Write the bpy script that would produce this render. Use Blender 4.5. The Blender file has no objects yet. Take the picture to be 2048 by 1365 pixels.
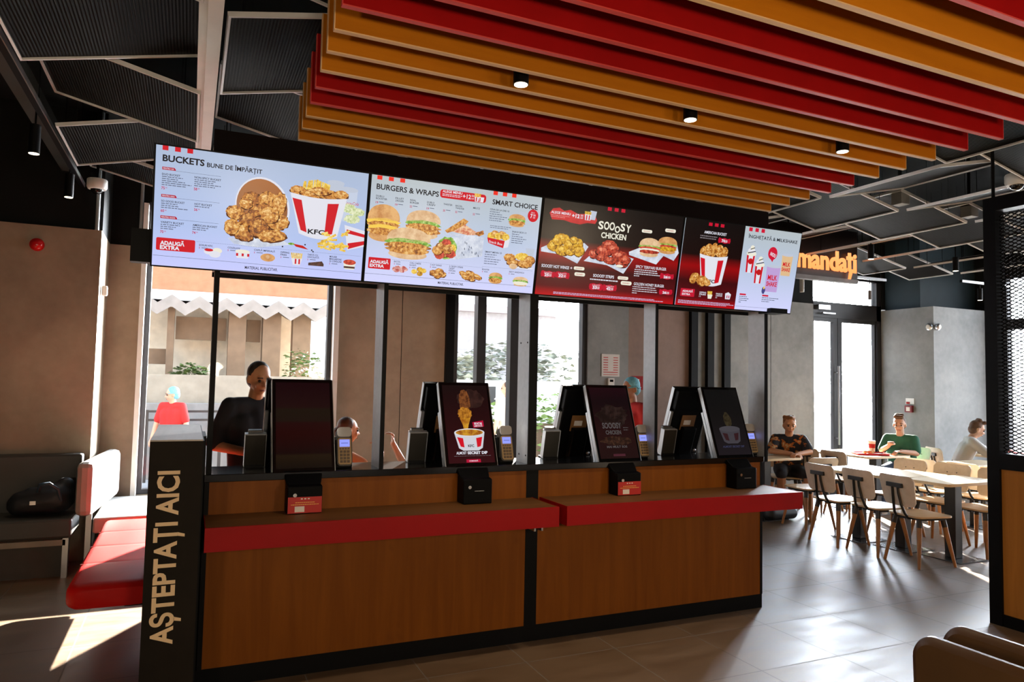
import bpy, math, random
from mathutils import Vector, Matrix

sc = bpy.context.scene
col = sc.collection
random.seed(7)
R = math.radians

# ------------------------------------------------------------------ camera
cam = bpy.data.objects.new('camera', bpy.data.cameras.new('camera'))
col.objects.link(cam)
cam.data.sensor_width = 36.0
cam.data.lens = 1425.2 / 2048 * 36.0
cam.data.clip_start = 0.05
cam.data.clip_end = 400
yaw, pitch, roll = R(24.256), R(3.226), R(1.145)
_f = Vector((math.sin(yaw) * math.cos(pitch), math.cos(yaw) * math.cos(pitch), math.sin(pitch)))
_r = Vector((math.cos(yaw), -math.sin(yaw), 0))
_u = _r.cross(_f)
_r2 = _r * math.cos(roll) + _u * math.sin(roll)
_u2 = -_r * math.sin(roll) + _u * math.cos(roll)
cam.matrix_world = Matrix(((_r2.x, _u2.x, -_f.x, 0), (_r2.y, _u2.y, -_f.y, 0), (_r2.z, _u2.z, -_f.z, 1.62), (0, 0, 0, 1)))
sc.camera = cam

# ------------------------------------------------------------------ exposure, world, sun, daylight
sc.view_settings.view_transform = 'Standard'
sc.view_settings.look = 'None'
EXPO = 0.0
sc.view_settings.exposure = EXPO
sc.view_settings.gamma = 1.0
sc.view_settings.use_curve_mapping = False
try:
    sc.cycles.max_bounces = 10
    sc.cycles.diffuse_bounces = 5
    sc.cycles.glossy_bounces = 4
    sc.cycles.transparent_max_bounces = 16
    sc.cycles.sample_clamp_indirect = 6.0
    sc.cycles.use_denoising = True
    sc.cycles.caustics_reflective = False
    sc.cycles.caustics_refractive = False
except Exception:
    pass

WORLD = 3.2
SUN = 90.0
HAZE = 62.0
w = bpy.data.worlds.new('world')
sc.world = w
w.use_nodes = True
_bg = w.node_tree.nodes['Background']
_bg.inputs['Strength'].default_value = WORLD
_tc = w.node_tree.nodes.new('ShaderNodeTexCoord')
_sp = w.node_tree.nodes.new('ShaderNodeSeparateXYZ')
_cr = w.node_tree.nodes.new('ShaderNodeValToRGB')
_cr.color_ramp.elements[0].position = 0.0
_cr.color_ramp.elements[0].color = (0.9, 0.93, 0.96, 1)
_cr.color_ramp.elements[1].position = 0.7
_cr.color_ramp.elements[1].color = (0.62, 0.8, 1.0, 1)
w.node_tree.links.new(_tc.outputs['Generated'], _sp.inputs[0])
w.node_tree.links.new(_sp.outputs['Z'], _cr.inputs[0])
# bright hazy patch of sky low to the right of the sun
_n, _l = w.node_tree.nodes, w.node_tree.links
_vm = _n.new('ShaderNodeVectorMath')
_vm.operation = 'DOT_PRODUCT'
_ge = R(4)
_vm.inputs[1].default_value = (0.78 * math.cos(_ge), 0.626 * math.cos(_ge), math.sin(_ge))
_mr = _n.new('ShaderNodeMapRange')
_mr.interpolation_type = 'SMOOTHSTEP'
_mr.inputs['From Min'].default_value = math.cos(R(27))
_mr.inputs['From Max'].default_value = math.cos(R(9))
_mr.inputs['To Min'].default_value = 1.0
_mr.inputs['To Max'].default_value = HAZE
_l.new(_tc.outputs['Generated'], _vm.inputs[0])
_l.new(_vm.outputs['Value'], _mr.inputs['Value'])
_vm2 = _n.new('ShaderNodeVectorMath')
_vm2.operation = 'DOT_PRODUCT'
_vm2.inputs[1].default_value = (0.96, -0.05, 0.27)
_mr2 = _n.new('ShaderNodeMapRange')
_mr2.interpolation_type = 'SMOOTHSTEP'
_mr2.inputs['From Min'].default_value = 0.35
_mr2.inputs['From Max'].default_value = 0.9
_mr2.inputs['To Min'].default_value = 0.0
_mr2.inputs['To Max'].default_value = 2.0
_l.new(_tc.outputs['Generated'], _vm2.inputs[0])
_l.new(_vm2.outputs['Value'], _mr2.inputs['Value'])
_ad = _n.new('ShaderNodeMath')
_ad.operation = 'ADD'
_l.new(_mr.outputs[0], _ad.inputs[0])
_l.new(_mr2.outputs[0], _ad.inputs[1])
_vs = _n.new('ShaderNodeVectorMath')
_vs.operation = 'SCALE'
_l.new(_cr.outputs[0], _vs.inputs[0])
_l.new(_ad.outputs[0], _vs.inputs['Scale'])
_l.new(_vs.outputs[0], _bg.inputs['Color'])

def lamp(name, kind, loc, energy, color=(1, 1, 1), **kw):
    l = bpy.data.lights.new(name, kind)
    l.energy = energy
    l.color = color
    o = bpy.data.objects.new(name, l)
    col.objects.link(o)
    o.location = loc
    for k, v in kw.items():
        setattr(l, k, v)
    return o

def aim(o, d):
    o.rotation_euler = Vector(d).to_track_quat('-Z', 'Y').to_euler()

sun = lamp('sun', 'SUN', (3, 20, 15), SUN, (1.0, 0.93, 0.82), angle=R(0.6))
_el, _az = R(21), Vector((-0.505, -0.863))
aim(sun, (_az.x * math.cos(_el), _az.y * math.cos(_el), -math.sin(_el)))

def portal(loc, d, sx, sy):
    o = lamp('daylight_portal', 'AREA', loc, 1.0, shape='RECTANGLE', size=sx, size_y=sy)
    aim(o, d)
    o.data.cycles.is_portal = True
    return o
portal((0.48, 8.12, 1.9), (0, -1, 0), 1.9, 2.95)
portal((3.72, 8.12, 1.9), (0, -1, 0), 1.85, 2.95)
portal((9.29, 8.12, 1.68), (0, -1, 0), 1.5, 3.4)
portal((11.62, 4.4, 1.75), (-1, 0, 0), 5.0, 3.5)
# unseen warm fill lamps behind the camera, added to light baffles and counter
for _x in (-1.6, 0.5, 2.6, 4.6):
    lamp('unseen_fill_lamp', 'POINT', (_x, -0.7, 1.75), 112 if _x < 0 else 85, (1.0, 0.80, 0.56), shadow_soft_size=0.16)

# ------------------------------------------------------------------ mesh helpers
class MB:
    def __init__(s):
        s.v, s.f, s.m = [], [], []

    def add(s, vs, fs, mi=0, M=None):
        n = len(s.v)
        s.v += [tuple(M @ Vector(p)) if M else tuple(p) for p in vs]
        s.f += [tuple(n + i for i in q) for q in fs]
        s.m += [mi] * len(fs)
        return s

    def box(s, x0, x1, y0, y1, z0, z1, mi=0, M=None):
        vs = [(x, y, z) for x in (x0, x1) for y in (y0, y1) for z in (z0, z1)]
        return s.add(vs, [(0, 1, 3, 2), (4, 6, 7, 5), (0, 4, 5, 1), (2, 3, 7, 6), (0, 2, 6, 4), (1, 5, 7, 3)], mi, M)

    def cone(s, p0, p1, r0, r1=None, n=12, mi=0, M=None):
        r1 = r0 if r1 is None else r1
        p0, p1 = Vector(p0), Vector(p1)
        q = (p1 - p0).to_track_quat('Z', 'Y')
        vs = []
        for p, r in ((p0, r0), (p1, r1)):
            for i in range(n):
                a = 2 * math.pi * i / n
                vs.append(p + q @ Vector((r * math.cos(a), r * math.sin(a), 0)))
        fs = [(i, (i + 1) % n, n + (i + 1) % n, n + i) for i in range(n)]
        fs += [tuple(range(n - 1, -1, -1)), tuple(range(n, 2 * n))]
        return s.add(vs, fs, mi, M)

    def ball(s, c, r, n=12, mi=0, M=None):
        if not isinstance(r, (tuple, list)):
            r = (r, r, r)
        k = max(4, n // 2)
        vs = [(c[0], c[1], c[2] + r[2])]
        for j in range(1, k):
            t = math.pi * j / k
            for i in range(n):
                a = 2 * math.pi * i / n
                vs.append((c[0] + r[0] * math.sin(t) * math.cos(a), c[1] + r[1] * math.sin(t) * math.sin(a), c[2] + r[2] * math.cos(t)))
        vs.append((c[0], c[1], c[2] - r[2]))
        fs = [(0, 1 + i, 1 + (i + 1) % n) for i in range(n)]
        for j in range(k - 2):
            b = 1 + j * n
            fs += [(b + i, b + n + i, b + n + (i + 1) % n, b + (i + 1) % n) for i in range(n)]
        b = 1 + (k - 2) * n
        e = len(vs) - 1
        fs += [(b + i, e, b + (i + 1) % n) for i in range(n)]
        return s.add(vs, fs, mi, M)

    def cap(s, p0, p1, r0, r1=None, n=10, mi=0):
        r1 = r0 if r1 is None else r1
        s.cone(p0, p1, r0, r1, n, mi)
        s.ball(p0, r0, n, mi)
        return s.ball(p1, r1, n, mi)

    def tube(s, pts, r, n=8, mi=0, M=None):
        pts = [Vector(p) for p in pts]
        vs = []
        for i, p in enumerate(pts):
            d = (pts[min(i + 1, len(pts) - 1)] - pts[max(i - 1, 0)]).normalized()
            q = d.to_track_quat('Z', 'Y')
            for k in range(n):
                a = 2 * math.pi * k / n
                vs.append(p + q @ Vector((r * math.cos(a), r * math.sin(a), 0)))
        fs = []
        for i in range(len(pts) - 1):
            fs += [(i * n + k, i * n + (k + 1) % n, (i + 1) * n + (k + 1) % n, (i + 1) * n + k) for k in range(n)]
        e = (len(pts) - 1) * n
        fs += [tuple(range(n - 1, -1, -1)), tuple(range(e, e + n))]
        return s.add(vs, fs, mi, M)

    def prism(s, poly, z0, z1, mi=0, M=None):
        n = len(poly)
        vs = [(x, y, z0) for x, y in poly] + [(x, y, z1) for x, y in poly]
        fs = [tuple(range(n - 1, -1, -1)), tuple(range(n, 2 * n))]
        fs += [(i, (i + 1) % n, n + (i + 1) % n, n + i) for i in range(n)]
        return s.add(vs, fs, mi, M)

    def lathe(s, prof, n=16, mi=0, M=None):
        vs = [(r * math.cos(2 * math.pi * i / n), r * math.sin(2 * math.pi * i / n), z) for r, z in prof for i in range(n)]
        fs = []
        for j in range(len(prof) - 1):
            fs += [(j * n + i, j * n + (i + 1) % n, (j + 1) * n + (i + 1) % n, (j + 1) * n + i) for i in range(n)]
        e = (len(prof) - 1) * n
        fs += [tuple(range(n - 1, -1, -1)), tuple(range(e, e + n))]
        return s.add(vs, fs, mi, M)

    def sheet(s, fn, nu, nv, th, mi=0, M=None):
        # a curved slab: fn(u, v) -> point of the front; thickness th along the local normal
        P = [[Vector(fn(i / nu, j / nv)) for j in range(nv + 1)] for i in range(nu + 1)]
        N = []
        for i in range(nu + 1):
            row = []
            for j in range(nv + 1):
                du = P[min(i + 1, nu)][j] - P[max(i - 1, 0)][j]
                dv = P[i][min(j + 1, nv)] - P[i][max(j - 1, 0)]
                row.append(du.cross(dv).normalized())
            N.append(row)
        w_ = nv + 1
        vs = [P[i][j] for i in range(nu + 1) for j in range(w_)] + [P[i][j] - N[i][j] * th for i in range(nu + 1) for j in range(w_)]
        o = (nu + 1) * w_
        fs = []
        for i in range(nu):
            for j in range(nv):
                a = i * w_ + j
                fs.append((a, a + w_, a + w_ + 1, a + 1))
                fs.append((o + a, o + a + 1, o + a + w_ + 1, o + a + w_))
        rim = [i * w_ for i in range(nu + 1)] + [nu * w_ + j for j in range(1, w_)] + [i * w_ + nv for i in range(nu - 1, -1, -1)] + [j for j in range(nv - 1, 0, -1)]
        for k in range(len(rim)):
            a, b = rim[k], rim[(k + 1) % len(rim)]
            fs.append((a, o + a, o + b, b))
        return s.add(vs, fs, mi, M)


def rrect(x0, x1, y0, y1, r, k=5):
    out = []
    for cx, cy, a0 in ((x1 - r, y1 - r, 0), (x0 + r, y1 - r, 90), (x0 + r, y0 + r, 180), (x1 - r, y0 + r, 270)):
        for i in range(k + 1):
            a = R(a0 + 90 * i / k)
            out.append((cx + r * math.cos(a), cy + r * math.sin(a)))
    return out


def obj(name, mb, mats, parent=None, smooth=None, bev=0, loc=None, rot=None):
    me = bpy.data.meshes.new(name)
    me.from_pydata([tuple(p) for p in mb.v], [], mb.f)
    if not isinstance(mats, (list, tuple)):
        mats = [mats]
    for m in mats:
        me.materials.append(m)
    me.polygons.foreach_set('material_index', mb.m)
    if smooth is not None:
        me.polygons.foreach_set('use_smooth', [True] * len(me.polygons))
        if smooth < 180:
            me.set_sharp_from_angle(angle=R(smooth))
    me.update()
    o = bpy.data.objects.new(name, me)
    col.objects.link(o)
    if parent:
        o.parent = parent
    if loc:
        o.location = loc
    if rot:
        o.rotation_euler = rot
    if bev:
        b = o.modifiers.new('bevel', 'BEVEL')
        b.width = bev
        b.segments = 2
        b.limit_method = 'ANGLE'
        b.angle_limit = R(35)
    return o


def tag(o, label=None, cat=None, group=None, kind=None):
    if label: o['label'] = label
    if cat: o['category'] = cat
    if group: o['group'] = group
    if kind: o['kind'] = kind
    return o


def thing(name, label, cat, loc=(0, 0, 0), rz=0, group=None):
    o = bpy.data.objects.new(name, None)
    o.empty_display_size = 0.1
    col.objects.link(o)
    o.location = loc
    o.rotation_euler = (0, 0, rz)
    return tag(o, label, cat, group)


def struct(name, mb, mats, **k):
    return tag(obj(name, mb, mats, **k), kind='structure')


def dup(root, loc, rz, label, group=None):
    r = root.copy()
    col.objects.link(r)
    r.location = loc
    r.rotation_euler = (0, 0, rz)
    tag(r, label, None, group)
    for ch in list(root.children):
        c = ch.copy()
        col.objects.link(c)
        c.parent = r
        for g in ch.children:
            d = g.copy()
            col.objects.link(d)
            d.parent = c
    return r


# ------------------------------------------------------------------ materials
def lin(c):
    return tuple((x / 255 / 12.92) if x <= 10 else ((x / 255 + 0.055) / 1.055) ** 2.4 for x in c)


def newmat(name):
    m = bpy.data.materials.new(name)
    m.use_nodes = True
    return m, m.node_tree.nodes, m.node_tree.links, m.node_tree.nodes['Principled BSDF']


def coords(n, l, scale=(1, 1, 1), out='Object'):
    t = n.new('ShaderNodeTexCoord')
    mp = n.new('ShaderNodeMapping')
    mp.inputs['Scale'].default_value = scale
    l.new(t.outputs[out], mp.inputs['Vector'])
    return mp


def ramp(n, stops):
    r = n.new('ShaderNodeValToRGB')
    e = r.color_ramp.elements
    while len(e) < len(stops):
        e.new(0.5)
    for q, (p, c) in zip(e, stops):
        q.position = p
        q.color = (*c, 1)
    return r


def flat(name, c, rough=0.5, metal=0.0, var=0.12, scale=6.0, spec=0.5, coat=0.0):
    # base colour with a little procedural unevenness
    m, n, l, b = newmat(name)
    mp = coords(n, l)
    t = n.new('ShaderNodeTexNoise')
    t.inputs['Scale'].default_value = scale
    t.inputs['Detail'].default_value = 4
    l.new(mp.outputs[0], t.inputs['Vector'])
    r = ramp(n, [(0.3, tuple(x * (1 - var) for x in c)), (0.7, tuple(min(1, x * (1 + var)) for x in c))])
    l.new(t.outputs['Fac'], r.inputs[0])
    l.new(r.outputs[0], b.inputs['Base Color'])
    b.inputs['Roughness'].default_value = rough
    b.inputs['Metallic'].default_value = metal
    b.inputs['Specular IOR Level'].default_value = spec
    b.inputs['Coat Weight'].default_value = coat
    return m


def concrete(name, c1, c2, rough=0.6):
    m, n, l, b = newmat(name)
    mp = coords(n, l)
    t = n.new('ShaderNodeTexNoise')
    t.inputs['Scale'].default_value = 1.6
    t.inputs['Detail'].default_value = 9
    t.inputs['Roughness'].default_value = 0.62
    t2 = n.new('ShaderNodeTexNoise')
    t2.inputs['Scale'].default_value = 14
    t2.inputs['Detail'].default_value = 6
    l.new(mp.outputs[0], t.inputs['Vector'])
    l.new(mp.outputs[0], t2.inputs['Vector'])
    mx = n.new('ShaderNodeMath')
    mx.operation = 'MULTIPLY_ADD'
    l.new(t2.outputs['Fac'], mx.inputs[0])
    mx.inputs[1].default_value = 0.3
    l.new(t.outputs['Fac'], mx.inputs[2])
    r = ramp(n, [(0.45, c1), (0.85, c2)])
    l.new(mx.outputs[0], r.inputs[0])
    l.new(r.outputs[0], b.inputs['Base Color'])
    b.inputs['Roughness'].default_value = rough
    return m


def wood(name, c1, c2, scale=(14, 14, 0.9), rough=0.45, c3=None, spec=0.5):
    m, n, l, b = newmat(name)
    mp = coords(n, l, scale)
    t = n.new('ShaderNodeTexNoise')
    t.inputs['Scale'].default_value = 1.0
    t.inputs['Detail'].default_value = 8
    t.inputs['Roughness'].default_value = 0.6
    t.inputs['Distortion'].default_value = 0.6
    l.new(mp.outputs[0], t.inputs['Vector'])
    r = ramp(n, [(0.32, c1), (0.68, c2)])
    l.new(t.outputs['Fac'], r.inputs[0])
    mp2 = coords(n, l, (5, 5, 3))
    t2 = n.new('ShaderNodeTexNoise')
    t2.inputs['Scale'].default_value = 1.0
    t2.inputs['Detail'].default_value = 3
    l.new(mp2.outputs[0], t2.inputs['Vector'])
    r2 = ramp(n, [(0.66, (0, 0, 0)), (0.78, (0.6, 0.6, 0.6))])
    l.new(t2.outputs['Fac'], r2.inputs[0])
    mix = n.new('ShaderNodeMix')
    mix.data_type = 'RGBA'
    l.new(r2.outputs[0], mix.inputs['Factor'])
    l.new(r.outputs[0], mix.inputs['A'])
    mix.inputs['B'].default_value = (*(c3 or tuple(x * 0.55 for x in c1)), 1)
    l.new(mix.outputs['Result'], b.inputs['Base Color'])
    b.inputs['Roughness'].default_value = rough
    b.inputs['Specular IOR Level'].default_value = spec
    return m


def emit(name, c, s=1.0):
    m, n, l, b = newmat(name)
    b.inputs['Base Color'].default_value = (0.004, 0.004, 0.005, 1)
    b.inputs['Roughness'].default_value = 0.35
    b.inputs['Specular IOR Level'].default_value = 0.2
    b.inputs['Emission Color'].default_value = (*c, 1)
    b.inputs['Emission Strength'].default_value = s * 2 ** (-EXPO)
    return m


def emit_noise(name, stops, scale, s=1.0, detail=6, kind='noise'):
    m, n, l, b = newmat(name)
    mp = coords(n, l, (scale,) * 3)
    t = n.new('ShaderNodeTexNoise')
    t.inputs['Scale'].default_value = 1
    t.inputs['Detail'].default_value = detail
    t.inputs['Roughness'].default_value = 0.7
    l.new(mp.outputs[0], t.inputs['Vector'])
    r = ramp(n, stops)
    l.new(t.outputs['Fac'], r.inputs[0])
    b.inputs['Base Color'].default_value = (0.004, 0.004, 0.005, 1)
    b.inputs['Roughness'].default_value = 0.35
    l.new(r.outputs[0], b.inputs['Emission Color'])
    b.inputs['Emission Strength'].default_value = s * 2 ** (-EXPO)
    return m


def emit_grad(name, stops, s=1.0, axis='Z'):
    # picture shown on a display: colours running from bottom to top of the image
    m, n, l, b = newmat(name)
    t = n.new('ShaderNodeTexCoord')
    sp = n.new('ShaderNodeSeparateXYZ')
    l.new(t.outputs['Generated'], sp.inputs[0])
    r = ramp(n, stops)
    l.new(sp.outputs[axis], r.inputs[0])
    b.inputs['Base Color'].default_value = (0.004, 0.004, 0.005, 1)
    b.inputs['Roughness'].default_value = 0.25
    b.inputs['Specular IOR Level'].default_value = 0.25
    l.new(r.outputs[0], b.inputs['Emission Color'])
    b.inputs['Emission Strength'].default_value = s * 2 ** (-EXPO)
    return m


def glassmat(name, tint=(1, 1, 1), refl=0.08):
    m, n, l, b = newmat(name)
    tr = n.new('ShaderNodeBsdfTransparent')
    tr.inputs[0].default_value = (*tint, 1)
    gl = n.new('ShaderNodeBsdfGlossy')
    gl.inputs['Roughness'].default_value = 0.02
    fr = n.new('ShaderNodeFresnel')
    fr.inputs['IOR'].default_value = 1.3
    mx = n.new('ShaderNodeMixShader')
    # only the outer side of the pane reflects (no total reflection inside the thin sheet)
    ge = n.new('ShaderNodeNewGeometry')
    iv = n.new('ShaderNodeMath')
    iv.operation = 'SUBTRACT'
    iv.inputs[0].default_value = 1.0
    l.new(ge.outputs['Backfacing'], iv.inputs[1])
    ml = n.new('ShaderNodeMath')
    ml.operation = 'MULTIPLY'
    l.new(fr.outputs[0], ml.inputs[0])
    l.new(iv.outputs[0], ml.inputs[1])
    l.new(ml.outputs[0], mx.inputs[0])
    l.new(tr.outputs[0], mx.inputs[1])
    l.new(gl.outputs[0], mx.inputs[2])
    l.new(mx.outputs[0], n['Material Output'].inputs['Surface'])
    return m


def tilemat(name):
    m, n, l, b = newmat(name)
    t = n.new('ShaderNodeTexCoord')
    mp = n.new('ShaderNodeMapping')
    mp.inputs['Location'].default_value = (-0.04, -0.19, 0)
    l.new(t.outputs['Object'], mp.inputs['Vector'])
    br = n.new('ShaderNodeTexBrick')
    br.offset = 0.0
    br.inputs['Scale'].default_value = 1.0
    br.inputs['Brick Width'].default_value = 0.6
    br.inputs['Row Height'].default_value = 0.6
    br.inputs['Mortar Size'].default_value = 0.004
    br.inputs['Mortar Smooth'].default_value = 0.1
    br.inputs['Mortar'].default_value = (0.13, 0.10, 0.075, 1)
    l.new(mp.outputs[0], br.inputs['Vector'])
    ns = n.new('ShaderNodeTexNoise')
    ns.inputs['Scale'].default_value = 2.2
    ns.inputs['Detail'].default_value = 10
    ns.inputs['Roughness'].default_value = 0.68
    mp3 = coords(n, l, (1.1, 4.0, 1))
    l.new(mp3.outputs[0], ns.inputs['Vector'])
    r = ramp(n, [(0.3, (0.090, 0.052, 0.025)), (0.7, (0.16, 0.10, 0.055))])
    l.new(ns.outputs['Fac'], r.inputs[0])
    l.new(r.outputs[0], br.inputs['Color1'])
    l.new(r.outputs[0], br.inputs['Color2'])
    l.new(br.outputs['Color'], b.inputs['Base Color'])
    rr = ramp(n, [(0.3, (0.42, 0.42, 0.42)), (0.75, (0.6, 0.6, 0.6))])
    l.new(ns.outputs['Fac'], rr.inputs[0])
    gm = n.new('ShaderNodeMix')
    l.new(br.outputs['Fac'], gm.inputs['Factor'])
    l.new(rr.outputs[0], gm.inputs['A'])
    gm.inputs['B'].default_value = 0.95
    l.new(gm.outputs['Result'], b.inputs['Roughness'])
    bp = n.new('ShaderNodeBump')
    bp.inputs['Strength'].default_value = 0.25
    bp.inputs['Distance'].default_value = 0.004
    l.new(br.outputs['Fac'], bp.inputs['Height'])
    bp.invert = True
    l.new(bp.outputs[0], b.inputs['Normal'])
    return m


def stripemat(name, c1, c2, freq, rot=0.0, metal=0.4, rough=0.45):
    # expanded metal sheet: rows of fine slots
    m, n, l, b = newmat(name)
    mp = coords(n, l)
    mp.inputs['Rotation'].default_value = (0, 0, rot)
    wv = n.new('ShaderNodeTexWave')
    wv.bands_direction = 'X'
    wv.inputs['Scale'].default_value = freq
    wv.inputs['Distortion'].default_value = 0.0
    l.new(mp.outputs[0], wv.inputs['Vector'])
    r = ramp(n, [(0.35, c1), (0.75, c2)])
    l.new(wv.outputs['Fac'], r.inputs[0])
    l.new(r.outputs[0], b.inputs['Base Color'])
    b.inputs['Metallic'].default_value = metal
    b.inputs['Roughness'].default_value = rough
    bp = n.new('ShaderNodeBump')
    bp.inputs['Strength'].default_value = 0.6
    bp.inputs['Distance'].default_value = 0.004
    l.new(wv.outputs['Fac'], bp.inputs['Height'])
    l.new(bp.outputs[0], b.inputs['Normal'])
    return m


BLACK = flat('black_powder_coat', (0.0025, 0.0025, 0.003), 0.5, 0.0, 0.1, 6, .12)
BLACKG = flat('black_gloss', (0.003, 0.003, 0.0035), 0.15, 0.0, 0.1, 6, .4)
PLASTIC = flat('black_plastic', (0.0015, 0.0015, 0.0018), 0.5, 0, .1, 6, .08)
DARKWALL = flat('dark_paint', (0.005, 0.006, 0.006), 0.8, 0, .1, 6, .2)
DARKBLUE = flat('dark_blue_paint', (0.004, 0.018, 0.027), 0.7)
HEADER = flat('dark_maroon_panel', (0.004, 0.0012, 0.0012), 0.6, 0, .1, 6, .1)
ALU = flat('brushed_aluminium', (0.55, 0.56, 0.58), 0.28, 0.9, 0.06, 30)
FINM = flat('satin_grey_metal', (0.42, 0.43, 0.45), 0.5, 0.4, 0.06, 30)
STEEL = flat('steel', (0.5, 0.5, 0.52), 0.3, 1.0, 0.05)
WHITEMETAL = flat('white_enamel', (0.82, 0.82, 0.80), 0.45, 0, 0.04)
CLAD_WARMLIT = concrete('concrete_laminate_warmlit', (0.25, 0.185, 0.13), (0.37, 0.28, 0.20))  # wall laminate with the warm interior light tinted into its colour
CLAD_DAYLIT = concrete('concrete_laminate_daylit', (0.17, 0.176, 0.178), (0.28, 0.288, 0.29))  # same laminate, daylight on the right-hand walls put into the colour
CLAD_SHADED = concrete('concrete_laminate_shaded', (0.20, 0.125, 0.095), (0.29, 0.185, 0.145))  # same laminate browned to stand for the panel in shade
OAK = wood('oak_laminate', (0.165, 0.046, 0.0035), (0.225, 0.067, 0.006), c3=(0.09, 0.022, 0.002), spec=.15)
OAK_DAYLIT = wood('oak_laminate_daylit', (0.36, 0.14, 0.025), (0.47, 0.19, 0.035), c3=(0.26, 0.09, 0.014), spec=.15)  # oak lightened to imitate daylight falling on the partition panel
OAKTOP = wood('oak_laminate_top', (0.105, 0.042, 0.010), (0.15, 0.062, 0.016), (0.9, 14, 14), .5, spec=.25)
PLY = wood('pale_plywood', (0.74, 0.62, 0.48), (0.84, 0.72, 0.58), (2, 20, 20), 0.4, c3=(0.55, 0.42, 0.3))
SEATPLY = wood('beech_seat', (0.66, 0.45, 0.26), (0.78, 0.56, 0.34), (2, 20, 20), 0.33, c3=(0.5, 0.3, 0.15))
LEGWOOD = wood('beech_leg', (0.30, 0.13, 0.045), (0.42, 0.20, 0.075), (30, 30, 2), 0.4)
TABLETOP = wood('light_oak_top', (0.70, 0.52, 0.31), (0.80, 0.63, 0.41), (2, 18, 18), 0.3, c3=(0.55, 0.36, 0.2))
REDLAM = flat('red_laminate', (0.27, 0.001, 0.0015), 0.5, 0, 0.06, 6, .2)
REDVINYL = flat('red_vinyl', (0.55, 0.006, 0.004), 0.5, 0, 0.08, 6, .15)
GREYVINYL = flat('grey_vinyl', (0.33, 0.32, 0.30), 0.5, 0, 0.08)
DARKVINYL = flat('dark_grey_vinyl', (0.045, 0.04, 0.034), 0.5, 0, 0.08)
TANVINYL = flat('tan_leather', (0.085, 0.040, 0.012), 0.45, 0, 0.08)
GLASS = glassmat('window_glass')
TILE = tilemat('floor_tiles')
FRAME = flat('anthracite_frame', (0.018, 0.018, 0.022), 0.4)
MESHSHEET = stripemat('expanded_metal_sheet', (0.0012, 0.0012, 0.0012), (0.008, 0.007, 0.006), 20, metal=0)
MESHSHEET.node_tree.nodes['Principled BSDF'].inputs['Specular IOR Level'].default_value = .03
LAMPGLOW = emit('lamp_glow', (1.0, 0.86, 0.62), 6.0)
# ------------------------------------------------------------------ the setting
struct('floor', MB().box(-3, 11.4, -4.2, 7.95, -0.1, 0), TILE)
struct('ceiling', MB().box(-3, 11.6, -4.2, 8.1, 3.95, 4.05), DARKWALL)

HZ = 2.88
def seg(mb, x0, x1, mi, y=7.9):
    mb.box(x0, x1, y, 8.08, 0, HZ, mi)
wb = MB()
# dark wall above the cladding, glazing openings left free
for x0, x1 in ((-0.76, -0.43), (1.40, 2.80), (4.63, 8.54), (10.04, 11.4)):
    wb.box(x0, x1, 7.92, 8.08, HZ, 3.95, 3)
for x0, x1, zt in ((-0.43, 1.40, 3.34), (2.80, 4.63, 3.34), (8.54, 10.04, 3.36)):
    wb.box(x0, x1, 7.92, 8.08, zt, 3.95, 3)
for x0, x1 in ((-0.43, 1.40), (2.80, 4.63)):
    wb.box(x0, x1, 7.9, 8.08, 0, 0.44, 0)
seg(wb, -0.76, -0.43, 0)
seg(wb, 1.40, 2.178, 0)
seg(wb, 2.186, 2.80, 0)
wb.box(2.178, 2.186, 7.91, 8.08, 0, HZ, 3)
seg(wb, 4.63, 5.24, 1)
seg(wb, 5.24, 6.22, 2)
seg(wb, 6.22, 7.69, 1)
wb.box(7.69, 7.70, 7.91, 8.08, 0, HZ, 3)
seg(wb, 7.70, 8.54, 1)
struct('wall_back', wb, [CLAD_WARMLIT, CLAD_DAYLIT, CLAD_SHADED, DARKWALL])
for i, (x0, x1) in enumerate(((6.22, 6.33), (6.50, 6.61), (6.79, 6.90), (2.70, 2.795))):
    struct('trim_%d' % (i + 1), MB().box(x0, x1, 7.84, 7.9, 0, HZ), BLACK)

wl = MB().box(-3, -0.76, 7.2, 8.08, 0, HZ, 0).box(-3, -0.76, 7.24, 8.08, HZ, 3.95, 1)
struct('wall_alcove', wl, [CLAD_WARMLIT, DARKWALL])
struct('wall_left', MB().box(-3.15, -3, -4.2, 8.08, 0, 4.0), DARKWALL)
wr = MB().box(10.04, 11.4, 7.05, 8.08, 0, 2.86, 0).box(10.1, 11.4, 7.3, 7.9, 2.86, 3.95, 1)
struct('wall_corner', wr, [CLAD_DAYLIT, DARKBLUE])
# right wall with the long window
w2 = MB().box(11.4, 11.55, -4.2, 2.0, 0, 4.0).box(11.4, 11.55, 6.88, 8.1, 0, 4.0).box(11.4, 11.55, 2.0, 6.88, 3.4, 4.0)
struct('wall_right', w2, DARKWALL)
struct('wall_front', MB().box(-3, 11.55, -4.2, -4.05, 0, 4), flat('front_wall_paint', (.20, .17, .14), .8))

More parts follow.
